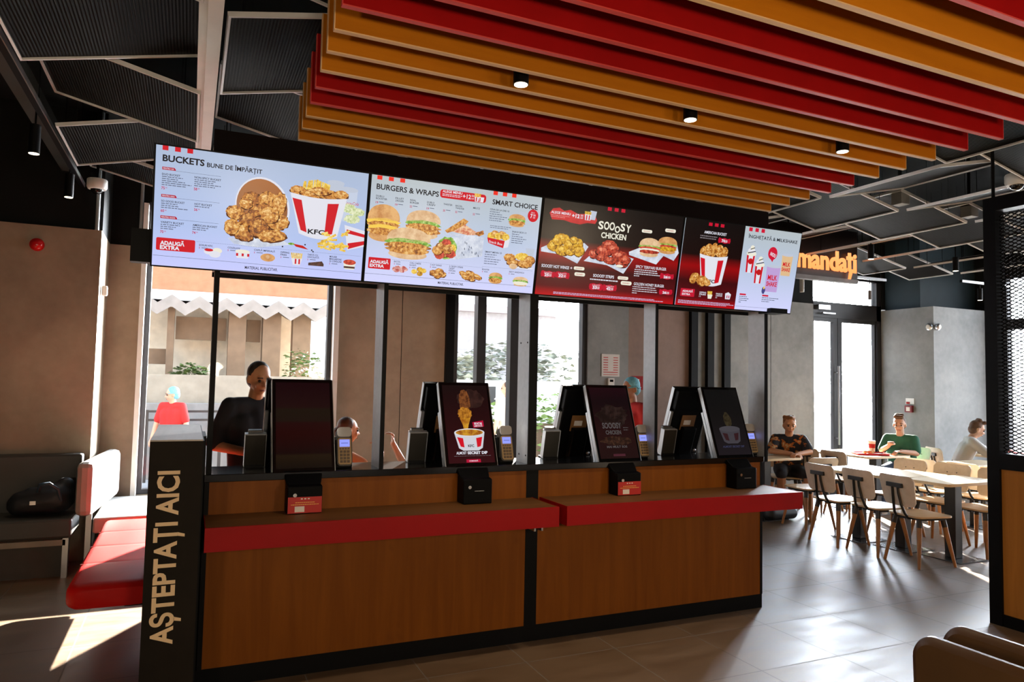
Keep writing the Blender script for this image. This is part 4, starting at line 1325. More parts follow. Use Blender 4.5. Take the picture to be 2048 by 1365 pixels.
def screen_four():
    c = Canvas(1000, 562, SW, SH)
    c.rect(0, 0, 494, 562, SDARK, 1)
    for k in range(3):
        c.rect(187 + 49 * k, 10, 30, 21, e255('menu_rose', 196, 16, 48), 2)
    c.text('AMERICAN BUCKET', 158, 83, 18, EWHT, 185, 3, .02)
    lines(c, 130, 96, (140, 132), EBLUSH, 14, 7)
    wavy(c, 284, 378, 97, 135, e255('price_rose', 190, 10, 44), 3, 2, 5, 3)
    c.text('74', 308, 126, 19, EWHT, 28, 4, .05); c.text('50', 338, 126, 16, EWHT, 18, 4, .02)
    k = 0
    for u, v, ru, rv in ((170, 200, 26, 34), (210, 185, 32, 40), (255, 180, 26, 44), (300, 186, 30, 42), (345, 190, 28, 34), (230, 212, 40, 18), (310, 210, 46, 18)):
        piece(c, u, v, ru, rv, ECRUMB, 3 + k // 2, k, .2)
        k += 1
    bucket(c, 143, 377, 216, 405, 180, 350, 8)
    for k, (u, v, ru, rv) in enumerate(((130, 372, 42, 28), (190, 392, 44, 34), (232, 400, 26, 22), (110, 390, 26, 24))):
        piece(c, u, v, ru, rv, ECRUMB, 14 + k, k)
    c.rrect(30, 451, 114, 52, 4, e255('menu_rose', 196, 16, 48), 2)
    c.text('ADAUGĂ', 44, 474, 13, EWHT, 86, 3, .04); c.text('EXTRA', 44, 494, 13, EWHT, 66, 3, .04)
    for u, ts in ((184, ('DIPPING', 'FRIES')), (321, ('PAHAR DE', 'CARTOFI'))):
        for k, t_ in enumerate(ts):
            c.text(t_, u, 473 + 13 * k, 10, EWHT, 54, 3, .02)
        c.text('11', u, 499, 10, EWHT, 12, 3, .02)
    for k in range(5):
        c.line(256 + 7 * k, 482, 252 + 8 * k, 456, 7, EFRY, 3 + k % 2)
    c.poly([(250, 478), (292, 478), (285, 506), (257, 506)], EOFF, 5)
    c.poly([(398, 462), (424, 452), (448, 466), (442, 500), (402, 500)], EWHT, 3); c.rect(412, 474, 8, 18, EPINK, 4); c.rect(428, 474, 8, 18, EPINK, 4)
    lines(c, 20, 528, (430, 462, 400), e255('fine_print', 206, 190, 226), 8, 4)
    # right half: ice cream and milkshakes
    tabs(c, 527, 5, e255('menu_rose_b', 206, 20, 52), 30, 54, 25)
    c.text('ÎNGHEȚATĂ & MILKSHAKE', 528, 75, 23, EINK, 442, 3, .014)
    c.ell(762, 160, 41, 44, e255('menu_rose_b', 206, 20, 52), 3); c.poly([(740, 190), (780, 190), (768, 220)], e255('menu_rose_b', 206, 20, 52), 3)
    c.text('NOU', 738, 172, 24, EWHT, 52, 4, .04, 0, 18)
    for u, v, lay in ((572, 190, 3), (656, 258, 7)):
        c.poly([(u - 34, v), (u + 42, v), (u + 32, v + 118), (u - 22, v + 118)], EWHT, lay)
        for q in (-.9, .55):
            c.poly([(u + 38 * q, v), (u + 38 * q + 16, v), (u + 30 * q + 14, v + 116), (u + 30 * q, v + 116)], ERED, lay + 1)
        c.ell(u + 4, v + 40, 22, 20, e255('logo_red', 190, 20, 24), lay + 2)
        c.ell(u + 4, v - 12, 42, 18, EOFF, lay + 1); c.ell(u + 2, v - 32, 32, 18, EWHT, lay + 2); c.ell(u + 6, v - 52, 18, 16, EOFF, lay + 3)
        c.line(u - 30, v - 14, u + 36, v - 30, 6, EINK, lay + 4); c.line(u - 10, v - 40, u + 26, v - 54, 5, EINK, lay + 4)
    for u0, u1, v0, v1, m_, lab in ((727, 852, 248, 424, ELILAC, 'MILK'), (850, 950, 160, 304, EORNG, 'MILK')):
        c.poly([(u0, v0), (u1, v0), (u1 - 8, v1), (u0 + 8, v1)], m_, 3)
        c.ell((u0 + u1) / 2, v0, (u1 - u0) / 2 + 4, 10, EGLASSW, 4)
        lay = 5
        c.text(lab, u0 + (u1 - u0) * .16, (v0 + v1) / 2 + 6, (v1 - v0) * .20, ERED, (u1 - u0) * .68, lay, .03)
        c.text('SHAKE', u0 + (u1 - u0) * .12, (v0 + v1) / 2 + 6 + (v1 - v0) * .24, (v1 - v0) * .18, ERED, (u1 - u0) * .76, lay, .03)
    c.ell(724, 418, 16, 26, e255('flower_blue', 70, 70, 130), 5, 20, .15); c.ell(726, 400, 7, 10, ECHEESE, 6)
    for u, v, ls in ((521, 452, (66, 84, 70, 20)), (721, 448, (150, 120, 70))):
        c.rrect(u, v, 56, 11, 4, e255('menu_rose_b', 206, 20, 52), 3)
        lines(c, u, v + 18, ls, EGREY, 13, 4.5, 3)
    c.line(500, 540, 985, 540, 1.4, EGREY, 2)
    return c, SWHITE2

TILT = math.atan2(.12, .603)
slabel = ('white menu screen headed BUCKETS, leftmost above the counter', 'white menu screen headed BURGERS & WRAPS, second from the left', 'dark red menu screen headed SOOOSY CHICKEN, third from the left', 'half dark half white menu screen with milkshakes, rightmost')
for k, fn in enumerate((screen_one, screen_two, screen_three, screen_four)):
    cx = -.209 + 1.0875 * k + .5435
    t = thing('menu_screen', slabel[k], 'screen', (cx, 3.99, 2.472), 0, 'menu screens over the counter')
    t.rotation_euler = (TILT, 0, 0)
    hs = MB().box(-.5425, .5425, .0, .045, -.3085, .3085)
    obj('housing', hs, BLACK, t)
    obj('wall_bracket', MB().box(-.2, .2, .045, .10, -.12, .02), BLACK, t)
    c, back = fn()
    c.build('display', t, back, loc=(0, -.0042, 0))
# ------------------------------------------------------------------ self-order kiosks (base stands on the shelf, faces -Y)
KW, KH = .300, .500
def kiosk_display(which):
    c = Canvas(300, 500, KW, KH)
    if which == 0:
        back = emit_grad('kiosk_bands', [(0, (.004, .002, .001)), (.14, (.012, .006, .002)), (.17, (.006, .001, .001)), (.26, (.010, .001, .001)), (.40, (.014, .001, .001)), (.52, (.014, .002, .002)), (.54, (.010, .005, .003)), (.68, (.010, .006, .003)), (.70, (.012, .003, .003)), (1, (.008, .001, .002))])
    elif which == 1:
        back = emit_grad('kiosk_dip_bg', [(0, (.030, .002, .004)), (.4, (.020, .002, .003)), (1, (.008, .003, .003))])
        dip = emit_noise('dip_sauce', [(.4, lin((150, 80, 14))), (.6, lin((206, 150, 40)))], 20)
        c.ell(180, 90, 90, 62, emit_noise('dark_meat', [(.4, (.010, .003, .003)), (.6, (.035, .012, .010))], 18), 1, 30, .08)
        c.ell(140, 110, 38, 80, emit_noise('fried_tender', [(.38, (.05, .012, .004)), (.6, (.22, .07, .018))], 45), 2, 30, .08)
        c.ell(132, 190, 46, 44, emit_noise('dipped', [(.4, lin((120, 66, 10))), (.6, lin((196, 130, 40)))], 40), 3, 30, .1)
        c.poly([(95, 215), (168, 215), (150, 262), (140, 300), (118, 300), (112, 262)], dip, 4)
        c.poly([(50, 310), (250, 310), (228, 408), (200, 424), (100, 424), (72, 408)], e255('dip_tub', 206, 206, 214), 4)
        c.ell(150, 310, 100, 26, e255('tub_rim', 216, 216, 222), 5); c.ell(150, 310, 90, 20, dip, 6)
        c.poly([(66, 338), (104, 346), (108, 404), (84, 398)], ERED, 6); c.poly([(190, 346), (232, 338), (216, 398), (192, 404)], ERED, 6)
        c.text('KFC', 132, 402, 16, EINK, 40, 7, .03)
        c.poly([(176, 244), (250, 232), (252, 272), (180, 280)], ECRIM, 4)
        c.text('EDIȚIE', 188, 258, 12, EWHT, 52, 5, .03); c.text('LIMITATĂ', 186, 273, 11, EWHT, 56, 5, .02)
        c.text('ALMOST', 52, 446, 17, EWHT, 66, 3, .02); c.text('SECRET DIP', 124, 446, 17, EWHT, 132, 3, .04)
        lines(c, 36, 456, (240,), EBLUSH, 8, 2)
        c.rect(112, 478, 94, 20, ECRIM, 2); c.text('COMANDĂ', 130, 492, 8, EWHT, 58, 3, .02)
    elif which == 2:
        back = emit_grad('kiosk_soosy_bg', [(0, (.012, .003, .003)), (.35, (.016, .004, .004)), (.8, (.006, .002, .003)), (1, (.012, .002, .004))])
        c.ell(150, 200, 120, 76, emit_noise('dim_drips', [(.45, (.006, .002, .002)), (.6, (.028, .014, .012))], 10), 1, 30, .2)
        d_ = emit('dim_lettering', (.075, .065, .065))
        c.text('SOOOSY', 52, 292, 40, d_, 150, 3, .03); c.text('CHICKEN', 70, 334, 28, d_, 122, 3, .03)
        lines(c, 216, 286, (40, 36), d_, 16, 5)
        c.ell(140, 380, 120, 30, emit_noise('dim_chicken', [(.45, (.010, .002, .001)), (.6, (.045, .016, .008))], 40), 2, 30, .15)
        c.text('MAI MULT SOS', 60, 428, 15, d_, 160, 3, .03)
        c.rect(100, 470, 94, 16, emit('dim_button', (.06, .012, .02)), 2)
    else:
        back = emit_grad('kiosk_faded_bg', [(0, (.010, .007, .009)), (.5, (.006, .005, .005)), (1, (.004, .004, .004))])
        g = emit('faded_tub', (.045, .040, .048)); r_ = emit('faded_red', (.028, .008, .010))
        c.ell(150, 240, 34, 60, emit_noise('faded_dip', [(.4, (.012, .008, .004)), (.6, (.04, .03, .014))], 30), 2, 26, .1)
        c.poly([(54, 306), (246, 306), (226, 400), (196, 416), (104, 416), (74, 400)], g, 2)
        c.ell(150, 306, 96, 22, emit('faded_rim', (.055, .05, .058)), 3)
        c.poly([(76, 336), (120, 342), (124, 396), (92, 390)], r_, 4); c.poly([(180, 342), (224, 336), (208, 390), (178, 396)], r_, 4)
        c.text('ALMOST SECRET DIP', 50, 446, 15, emit('faded_blue', (.03, .032, .07)), 200, 3, .03)
    return c, back

LOCKM = flat('lock_chrome', (.6, .6, .6), .25, 1.0)
EDGEM = flat('kiosk_silver_edge', (.42, .43, .44), .35, .6)
LABELR = flat('sticker_red', (.45, .012, .008), .5)
LABELW = flat('sticker_white', (.72, .66, .60), .5)
LABELY = flat('sticker_yellow', (.75, .40, .08), .5)
TAPE = flat('brown_tape', (.22, .10, .03), .5)
def sticker(par):
    mb = MB().box(-.088, .088, -.0015, 0, 0, .085, 0)
    for k in range(3):
        mb.box(-.022 + .018 * k, -.012 + .018 * k, -.0022, -.0015, .072, .078, 1)
    for k, (a, b_) in enumerate(((-.05, .05), (-.072, .072))):
        x = a
        rnd = random.Random(k)
        while x < b_:
            q = min(rnd.uniform(.004, .012), b_ - x)
            mb.box(x, x + q, -.0022, -.0015, .054 - .011 * k, .058 - .011 * k, 2)
            x += q + .002
    mb.box(-.052, -.002, -.0024, -.0015, .006, .036, 1)
    return obj('notice_sticker', mb, [LABELR, LABELW, LABELY], par, loc=(-.005, -.0008, .004))

def make_kiosk(which, loc, rz, label, group, sticky=False, rear=False):
    t = thing('order_kiosk', label, 'self-order kiosk', loc, rz, group)
    # pedestal: front at y=-.06, back to the panel
    base = MB()
    base.add([(-.100, -.055, 0), (.082, -.055, 0), (.082, .055, 0), (-.100, .055, 0), (-.100, -.055, .145), (.082, -.055, .145), (.082, .055, .16), (-.100, .055, .16)],
             [(3, 2, 1, 0), (4, 5, 6, 7), (0, 1, 5, 4), (1, 2, 6, 5), (2, 3, 7, 6), (3, 0, 4, 7)])
    bo = obj('pedestal', base, PLASTIC, t, bev=.006)
    obj('lock', MB().cone((-.062, -.0555, .10), (-.062, -.060, .10), .010, n=14), LOCKM, bo, 40)
    obj('slot', MB().box(-.03, .03, -.0565, -.0545, .075, .078), EDGEM, bo)
    if sticky:
        s = sticker(bo)
        s.location = (-.009, -.0555, .005)
    nk = MB()
    nk.add([(-.10, -.02, .145), (.082, -.02, .145), (.082, .055, .155), (-.10, .055, .155), (-.115, .082, .225), (.105, .082, .225), (.105, .15, .25), (-.115, .15, .25)],
           [(3, 2, 1, 0), (4, 5, 6, 7), (0, 1, 5, 4), (1, 2, 6, 5), (2, 3, 7, 6), (3, 0, 4, 7)])
    obj('neck', nk, PLASTIC, t, bev=.01)
    # tilted screen unit: bottom front (y .065, z .205) to top front (y .255, z .717)
    a = math.atan2(.19, .512)
    M = Matrix.Translation((0, .065, .205)) @ Matrix.Rotation(-a, 4, 'X')
    H = .546
    sc1 = MB().box(-.1675, .1675, 0, .035, 0, H, 0, M)
    su = obj('screen_housing', sc1, BLACKG, t, bev=.004)
    for s_ in (-1, 1):
        p, q, r_ = sorted((s_ * .1675, s_ * .171)), sorted((s_ * .150, s_ * .171)), 0
        obj('side_trim', MB().box(p[0], p[1], .004, .036, .002, H - .002, 0, M), EDGEM, su)
        obj('side_trim', MB().box(q[0], q[1], .04, .062, .012, H * .66, 0, M), EDGEM, su)
    bk = MB().box(-.150, .150, .035, .075, .01, H * .70, 0, M).box(-.158, .158, .035, .085, H * .70, H - .01, 0, M)
    bo2 = obj('back_cover', bk, PLASTIC, t, bev=.006)
    obj('support_arm', MB().box(-.06, .06, .07, .12, .02, H * .45, 0, M), PLASTIC, t, bev=.006)
    if rear:
        obj('paper_label', MB().box(-.06, .07, .076, .079, H * .40, H * .62, 0, M).box(-.02, .045, .079, .0795, H * .475, H * .545, 1, M), [TAPE, LABELW], bo2)
        obj('knob', MB().ball(M @ Vector((-.11, .09, .05)), .014, 12), STEEL, bo2, 180)
    c, back = kiosk_display(which)
    d = c.build('display', su, back)
    d.matrix_local = M @ Matrix.Translation((0, -.0045, H / 2))
    return t
FK = [.5985, 1.5925, 2.655, 3.6425]
flab = ['black order kiosk with dark striped picture and red sticker, leftmost facing the camera', 'order kiosk showing ALMOST SECRET DIP tub, second facing the camera', 'order kiosk showing dim SOOOSY CHICKEN lettering, with red sticker below', 'order kiosk with faded dip tub picture, rightmost facing the camera']
for k, x in enumerate(FK):
    make_kiosk(k, (x, 4.015, .89), 0, flab[k], 'order kiosks facing the camera', k in (0, 2))
RK = [.585, 1.545, 2.555, 3.515]
rlab = ['black order kiosk turned away, behind the leftmost front kiosk', 'black order kiosk turned away, seen from the back left of the dip kiosk', 'black order kiosk turned away with paper label, left of the SOOOSY kiosk', 'black order kiosk turned away with paper label, left of the rightmost front kiosk']
for k, x in enumerate(RK):
    make_kiosk(3, (x, 4.70, .89), math.pi, rlab[k], 'order kiosks turned away', False, True)

# ------------------------------------------------------------------ card terminals
TBODY = flat('terminal_body', (.05, .045, .04), .35)
TFACE = flat('terminal_face', (.34, .22, .10), .4)
TGREY = flat('terminal_grey', (.40, .38, .36), .4)
TSCR = emit('terminal_screen', lin((150, 160, 255)), 1.0)
TBLK = emit('terminal_text', lin((70, 74, 130)), 1.0)
def make_terminal(loc, rz, label, group):
    t = thing('card_terminal', label, 'card terminal', loc, rz, group)
    M = Matrix.Translation((0, 0, .02)) @ Matrix.Rotation(-R(16), 4, 'X')
    obj('stand', MB().box(-.052, .045, -.01, .06, 0, .035).box(-.062, -.045, .02, .05, .0, .16).box(-.05, .04, .03, .05, .02, .17, 0, M), PLASTIC, t, bev=.004)
    b = obj('body', MB().prism(rrect(-.044, .044, -.012, .205, .02), -.022, .022, 0, M @ Matrix.Rotation(R(90), 4, 'X')), TBODY, t, 40)
    obj('faceplate', MB().prism(rrect(-.038, .038, -.004, .15, .014), .022, .026, 0, M @ Matrix.Rotation(R(90), 4, 'X')), TFACE, b, 40)
    obj('screen', MB().box(-.029, .029, -.0285, -.026, .098, .140, 0, M).box(-.02, .02, -.029, -.0285, .117, .120, 1, M), [TSCR, TBLK], b)
    ks = MB()
    for i in range(3):
        for j in range(4):
            ks.box(-.027 + .020 * i, -.013 + .020 * i, -.030, -.026, .006 + .019 * j, .019 + .019 * j, 0, M)
    for i in range(4):
        ks.box(-.030 + .0155 * i, -.020 + .0155 * i, -.029, -.026, .083, .090, 0, M)
    obj('keypad', ks, flat('terminal_keys', (.10, .065, .04), .5), b)
    obj('printer_cover', MB().prism(rrect(-.040, .040, .155, .212, .018), .012, .034, 0, M @ Matrix.Rotation(R(90), 4, 'X')), TGREY, b, 40)
    return t
near = ['leftmost front kiosk', 'ALMOST SECRET DIP kiosk', 'SOOOSY CHICKEN kiosk', 'rightmost front kiosk']
t0 = make_terminal((.835, 4.18, 1.10), 0, 'card payment terminal with lit screen right of the ' + near[0], 'card terminals facing the camera')
for k, x in ((1, 1.862), (2, 2.905), (3, 3.885)):
    dup(t0, (x, 4.18, 1.10), 0, 'card payment terminal with lit screen right of the ' + near[k], 'card terminals facing the camera')
BHOLD = flat('holder_dark', (.02, .018, .014), .3)
def make_holder(loc, label, group):
    t = thing('terminal_holder', label, 'terminal holder', loc, math.pi, group)
    M = Matrix.Rotation(-R(13), 4, 'X')
    obj('back_plate', MB().box(-.055, .055, .0, .035, 0.01, .20, 0, M), BHOLD, t, bev=.004)
    obj('rim', MB().box(-.058, -.055, -.004, .037, .01, .203, 0, M).box(.055, .058, -.004, .037, .01, .203, 0, M).box(-.058, .058, -.004, .037, .20, .204, 0, M), EDGEM, t)
    obj('foot', MB().box(-.045, .045, -.05, .06, 0, .014), PLASTIC, t)
    obj('device', MB().box(-.04, .04, -.035, .0, .03, .215, 0, M), TBODY, t, bev=.006)
    return t
for k, x in enumerate((.357, 1.315, 2.255, 3.225)):
    make_holder((x, 4.375, 1.10), 'dark payment terminal back with silver rim, %s' % ('beside the man in black' if k == 0 else 'behind the %s' % ('dip kiosk', 'SOOOSY kiosk', 'rightmost kiosk')[k - 1]), 'terminal backs turned away')
# ------------------------------------------------------------------ dining chairs (front = +X)
SOCK = flat('black_steel', (.012, .012, .013), .4)
def make_chair(loc, rz, label, group):
    t = thing('dining_chair', label, 'chair', loc, rz, group)
    # seat: softly dished plywood with rounded corners
    poly = []
    for x, y in rrect(-.20, .215, -.20, .20, .07, 6):
        poly.append((x, y * (1 - .10 * (0.2 - x) * 1.2)))
    obj('seat', MB().prism(poly, .445, .462), SEATPLY, t, 40, bev=.004)
    obj('seat_frame', MB().box(-.15, .15, -.15, .15, .425, .445).box(-.17, .17, -.02, .02, .42, .44).tube([(-.15, -.15, .43), (.15, -.15, .43)], .012).tube([(-.15, .15, .43), (.15, .15, .43)], .012), SOCK, t)
    def back(u, v):
        # u across (-1..1), v up
        s = 2 * u - 1
        e = max(0, abs(s) - .72) / .28
        half = .200 - .018 * (1 - v)
        z0, z1 = .545, .825
        inset = .04 * (1 - math.sqrt(max(0, 1 - e * e)))
        z = (z0 + inset) + (z1 - z0 - 2 * inset) * v
        x = -.205 - .055 * (z - .545) / .28 - .022 * (1 - s * s)
        return (x, half * s, z)
    obj('backrest', MB().sheet(back, 18, 8, .011), PLY, t, 50)
    br = MB()
    br.box(-.292, -.268, -.090, .090, .712, .752)
    o = obj('back_plate', br, SOCK, t, bev=.003)
    for s in (-1, 1):
        y = .030 * s
        obj('back_bar', MB().tube([(-.276, y, .735), (-.268, y * 1.1, .66), (-.246, y * 1.5, .55), (-.222, y * 2.0, .475), (-.19, y * 2.2, .436), (-.10, y * 2.2, .428)], .0125), SOCK, t, 60)
    for sx in (-1, 1):
        for sy in (-1, 1):
            a, b_ = Vector((sx * .135, sy * .135, .430)), Vector((sx * .208, sy * .198, 0))
            m_ = a.lerp(b_, .17)
            lg = obj('leg', MB().cone(b_, m_, .0125, .0225, 14), LEGWOOD, t, 50)
            obj('leg_socket', MB().cone(m_, a, .024, .024, 14), SOCK, lg, 50)
    for k in (-.05, .05):
        obj('screw_cap', MB().ball((-.249 + .0, k, .735), .006, 8), SOCK, t, 180)
    return t
G = 'pale plywood dining chairs'
ch = make_chair((6.275, 4.575, 0), R(-8), 'pale plywood chair nearest the camera, turned away, front of the row of three', G)
for (x, y, rz, lab) in (
    (6.30, 5.03, -6, 'pale plywood chair turned away, middle of the front row of three'),
    (6.27, 5.48, -4, 'pale plywood chair turned away, farthest of the front row of three'),
    (7.25, 4.62, 178, 'pale plywood chair facing the camera side across the nearest table'),
    (7.26, 5.07, 184, 'pale plywood chair facing the camera side across the middle front table'),
    (7.22, 5.55, 180, 'pale plywood chair facing the camera side across the farthest front table'),
    (8.00, 4.72, 4, 'pale plywood chair turned away at the second row, partly behind the mesh screen post'),
    (8.02, 5.12, -3, 'pale plywood chair turned away at the second row of tables'),
    (7.95, 5.60, 3, 'pale plywood chair turned away at the far table of the second row'),
    (7.72, 6.60, 0, 'pale plywood chair turned away at the tray table of the person in green'),
    (7.68, 7.02, 4, 'pale plywood chair turned away at the table by the glass door'),
    (6.63, 6.22, 82, 'pale plywood chair in front of the small table of the man in the floral shirt'),
    (7.14, 7.06, 235, 'pale plywood chair under the man in the floral shirt'),
    (8.93, 6.72, 172, 'pale plywood chair under the person in the green shirt'),
    (9.62, 6.50, -26, 'pale plywood chair under the person in the white printed shirt')):
    dup(ch, (x, y, 0), R(rz), lab, G)

def make_table(loc, w, d, label, group):
    t = thing('cafe_table', label, 'table', loc, 0, group)
    obj('tabletop', MB().prism(rrect(-w / 2, w / 2, -d / 2, d / 2, .05), .722, .75), TABLETOP, t, 40, bev=.003)
    obj('post', MB().box(-.05, .05, -.055, .055, .008, .722), SOCK, t, bev=.004)
    obj('top_bracket', MB().box(-.16, .16, -.12, .12, .712, .722), SOCK, t)
    obj('base_plate', MB().box(-.2, .2, -.2, .2, 0, .008), flat('gunmetal_plate', (.06, .06, .065), .25, .7), t, bev=.002)
    return t
G2 = 'light wood cafe tables'
tb = make_table((6.80, 4.60, 0), .80, .46, 'light wood table nearest the camera in the front row', G2)
for (x, y, lab) in ((6.72, 5.075, 'light wood table, middle of the front row'), (6.66, 5.55, 'light wood table, farthest of the front row'),
                    (8.68, 5.58, 'light wood table, far one of the second row'), (8.70, 5.10, 'light wood table, near one of the second row'),
                    (8.27, 6.64, 'light wood table with the red tray'), (8.22, 7.12, 'light wood table closest to the glass door'),
                    (10.18, 6.28, 'light wood table in front of the person in the white shirt'),
                    (1.62, 6.35, 'light wood table with a red tray behind the counter')):
    dup(tb, (x, y, 0), 0, lab, G2)
make_table((6.52, 6.80, 0), .78, .48, 'small light wood table of the man in the floral shirt', G2)

# ------------------------------------------------------------------ benches on the left
t = thing('wall_bench', 'dark upholstered bench along the left wall', 'bench', (-1.9, 6.9, 0))
obj('seat', MB().box(-1.05, 1.10, -.27, .17, .31, .465), DARKVINYL, t, bev=.02)
obj('seat_rail', MB().box(-1.05, 1.06, -.255, -.235, .255, .30), flat('bench_rail', (.22, .18, .14), .4, .3), t)
obj('kick_board', MB().box(-1.05, 1.04, -.19, -.17, .0, .255), flat('bench_kick', (.05, .037, .027), .6), t)
obj('backrest', MB().box(-1.05, 1.10, .17, .295, .40, .93), DARKVINYL, t, bev=.02)
for x in (-1.0, 1.06):
    obj('leg', MB().box(x - .02, x + .02, -.255, -.215, 0, .31), STEEL, t)
obj('leg', MB().box(1.0, 1.04, .12, .16, 0, .31), STEEL, t)
t = thing('window_bench', 'grey bench below the left window with sunlit backrest end', 'bench', (-.4, 7.2, 0))
obj('seat', MB().box(-.26, .95, -.55, .55, .33, .455), GREYVINYL, t, bev=.015)
obj('base', MB().box(-.22, .90, -.45, .5, 0, .33), DARKVINYL, t)
def cush(u, v):
    y = -.62 + 1.22 * u
    return (-.26 + .02 * math.sin(v * math.pi), y, .475 + .43 * v)
bk = MB().box(-.065, .065, -.60, .56, .475, .905)
obj('backrest', bk, GREYVINYL, t, bev=.045, loc=(-.275, 0, 0), rot=(0, 0, R(-5)))
for y in (-.52, .45):
    obj('back_post', MB().box(-.31, -.27, y - .02, y + .02, 0, .50), STEEL, t)
t = thing('red_bench', 'bright red padded bench fixed beside the lettered pillar', 'bench', (-.33, 5.45, 0))
pad = MB()
def ring(y, in_, z0, z1):
    return rrect(-.225 + in_, .172, z0, z1, .045, 4)
ys = [-.99, -.97, -.93, -.53, -.5, -.488, -.476, -.446, -.06, -.03, -.018, -.006, .024, .41, .44, .452, .464, .494, .90, .95, .97]
ins = [.05, .02, .0, .0, .001, .003, .001, .0, .0, .001, .003, .001, .0, .0, .001, .003, .001, 0, 0, .02, .05]
shr = [.03, .01, 0, 0, .001, .004, .001, 0, 0, .001, .004, .001, 0, 0, .001, .004, .001, 0, 0, .01, .03]
n_ = None
vs, fs = [], []
for y, i_, s_ in zip(ys, ins, shr):
    r_ = ring(y, i_, .35 + s_ * .3, .485 - s_)
    n_ = len(r_)
    vs += [(p[0], y, p[1]) for p in r_]
for j in range(len(ys) - 1):
    fs += [(j * n_ + k, (j + 1) * n_ + k, (j + 1) * n_ + (k + 1) % n_, j * n_ + (k + 1) % n_) for k in range(n_)]
fs += [tuple(range(n_)), tuple(range((len(ys) - 1) * n_ + n_ - 1, (len(ys) - 1) * n_ - 1, -1))]
pad.add(vs, fs)
obj('pad', pad, REDVINYL, t, 40)
sm = MB()
for y in (-.488, -.018, .452):
    sm.box(-.215, .165, y - .0015, y + .0015, .478, .4815)
obj('seams', sm, flat('dark_seam', (.2, .004, .003), .6), t)
obj('bearer', MB().box(.05, .12, -.85, .80, .315, .352), BLACK, t)
obj('wall_arm', MB().box(.06, .174, -.80, -.70, .30, .35), BLACK, t)

# ------------------------------------------------------------------ tan seat backs close to the camera
def tan_seat(x, y0, y1, z, lean, label):
    t = thing('lounge_seat', label, 'seat', (x, (y0 + y1) / 2, 0), 0, 'tan seats in the foreground')
    h = (y1 - y0) / 2
    M = Matrix.Rotation(lean, 4, 'Y')
    pr = MB().prism(rrect(-h, h, .42, z, .07, 8), -.026, .026, 0, M @ Matrix.Rotation(R(90), 4, 'Z') @ Matrix.Rotation(R(90), 4, 'X'))
    obj('backrest', pr, TANVINYL, t, 50, bev=.02)
    s = 1 if lean > 0 else -1
    obj('seat', MB().box(min(0.03 * s, .48 * s), max(.03 * s, .48 * s), -h, h, .34, .45), TANVINYL, t, bev=.03)
    obj('base', MB().box(min(.06 * s, .42 * s), max(.06 * s, .42 * s), -h + .05, h - .05, 0, .34), BLACK, t)
tan_seat(2.03, .35, 1.475, .905, -R(2), 'tan leather seat back in the bottom right corner, nearer one')
tan_seat(2.14, .35, 1.50, .905, R(2), 'tan leather seat back just behind the nearest one, bottom right corner')

# ------------------------------------------------------------------ mesh partition on the right
t = thing('mesh_partition', 'black framed partition with wooden lower panel and expanded metal screen on the right', 'partition', (5.22, 2.0, 0))
obj('post', MB().box(-.05, .05, 1.16, 1.245, 0, 3.0), BLACK, t)
obj('post', MB().box(-.05, .05, -1.3, -1.22, 0, 3.0), BLACK, t)
obj('top_rail', MB().box(-.05, .05, -1.22, 1.16, 2.90, 3.0), BLACK, t)
obj('middle_rail', MB().box(-.05, .05, -1.22, 1.16, 1.075, 1.185), BLACK, t)
obj('wood_panel', MB().box(-.03, .03, -1.22, 1.16, .08, 1.075), OAK_DAYLIT, t)
obj('plinth', MB().box(-.045, .045, -1.22, 1.16, 0, .08), BLACK, t)
mm = MB()
px, pz = .052, .026
ny, nz = int(1.16 / px), int(1.715 / pz)
def strand(p, q):
    p, q = Vector(p), Vector(q)
    d = (q - p).normalized()
    n1 = Vector((1, 0, 0)) * .003
    n2 = d.cross(Vector((1, 0, 0))) * .0036
    v = [p - n1 - n2, p + n1 - n2, p + n1 + n2, p - n1 + n2]
    mm.add(v + [a + (q - p) for a in v], [(0, 1, 5, 4), (1, 2, 6, 5), (2, 3, 7, 6), (3, 0, 4, 7)])
for i in range(ny):
    for j in range(nz):
        y, z = 1.16 - px * (i + 1), 1.185 + pz * j
        strand((0, y, z + pz / 2), (0, y + px / 2, z + pz))
        strand((0, y + px / 2, z + pz), (0, y + px, z + pz / 2))
        strand((0, y, z + pz / 2), (0, y + px / 2, z))
        strand((0, y + px / 2, z), (0, y + px, z + pz / 2))
obj('expanded_metal', mm, BLACK, t)
obj('hanger_rod', MB().cone((0, 1.2, 3.0), (0, 1.2, 3.955), .012, n=8).cone((0, -1.2, 3.0), (0, -1.2, 3.955), .012, n=8), BLACK, t)

# ------------------------------------------------------------------ small things on walls and tables
t = thing('alarm_beacon', 'round red alarm beacon high on the left wall', 'alarm', (-1.235, 7.2, 2.705))
M = Matrix.Rotation(R(90), 4, 'X')
obj('base', MB().lathe([(.05, 0), (.055, .01), (.055, .03)], 24, 0, M), REDVINYL, t, 40)
obj('lens', MB().ball((0, -.035, 0), (.05, .035, .05), 18), flat('red_lens', (.55, .01, .012), .15), t, 180)
t = thing('motion_sensor', 'small white sensor on the corner of the left wall', 'sensor', (-.752, 7.35, 2.36))
obj('sensor_body', MB().box(0, .045, -.03, .03, -.045, .045), WHITEMETAL, t, bev=.012)
t = thing('wall_notice', 'white sheet with rows of red text on the grey wall behind the SOOOSY kiosk', 'notice', (4.965, 7.896, 1.85))
obj('sheet', MB().box(-.135, .135, -.004, 0, -.145, .145), flat('paper_white', (.75, .72, .70), .7, 0, .03), t)
mb = MB()
for s in (-1, 1):
    for k in range(6):
        mb.box(s * .075 - .035, s * .075 + .035, -.0048, -.004, .095 - .032 * k, .105 - .032 * k)
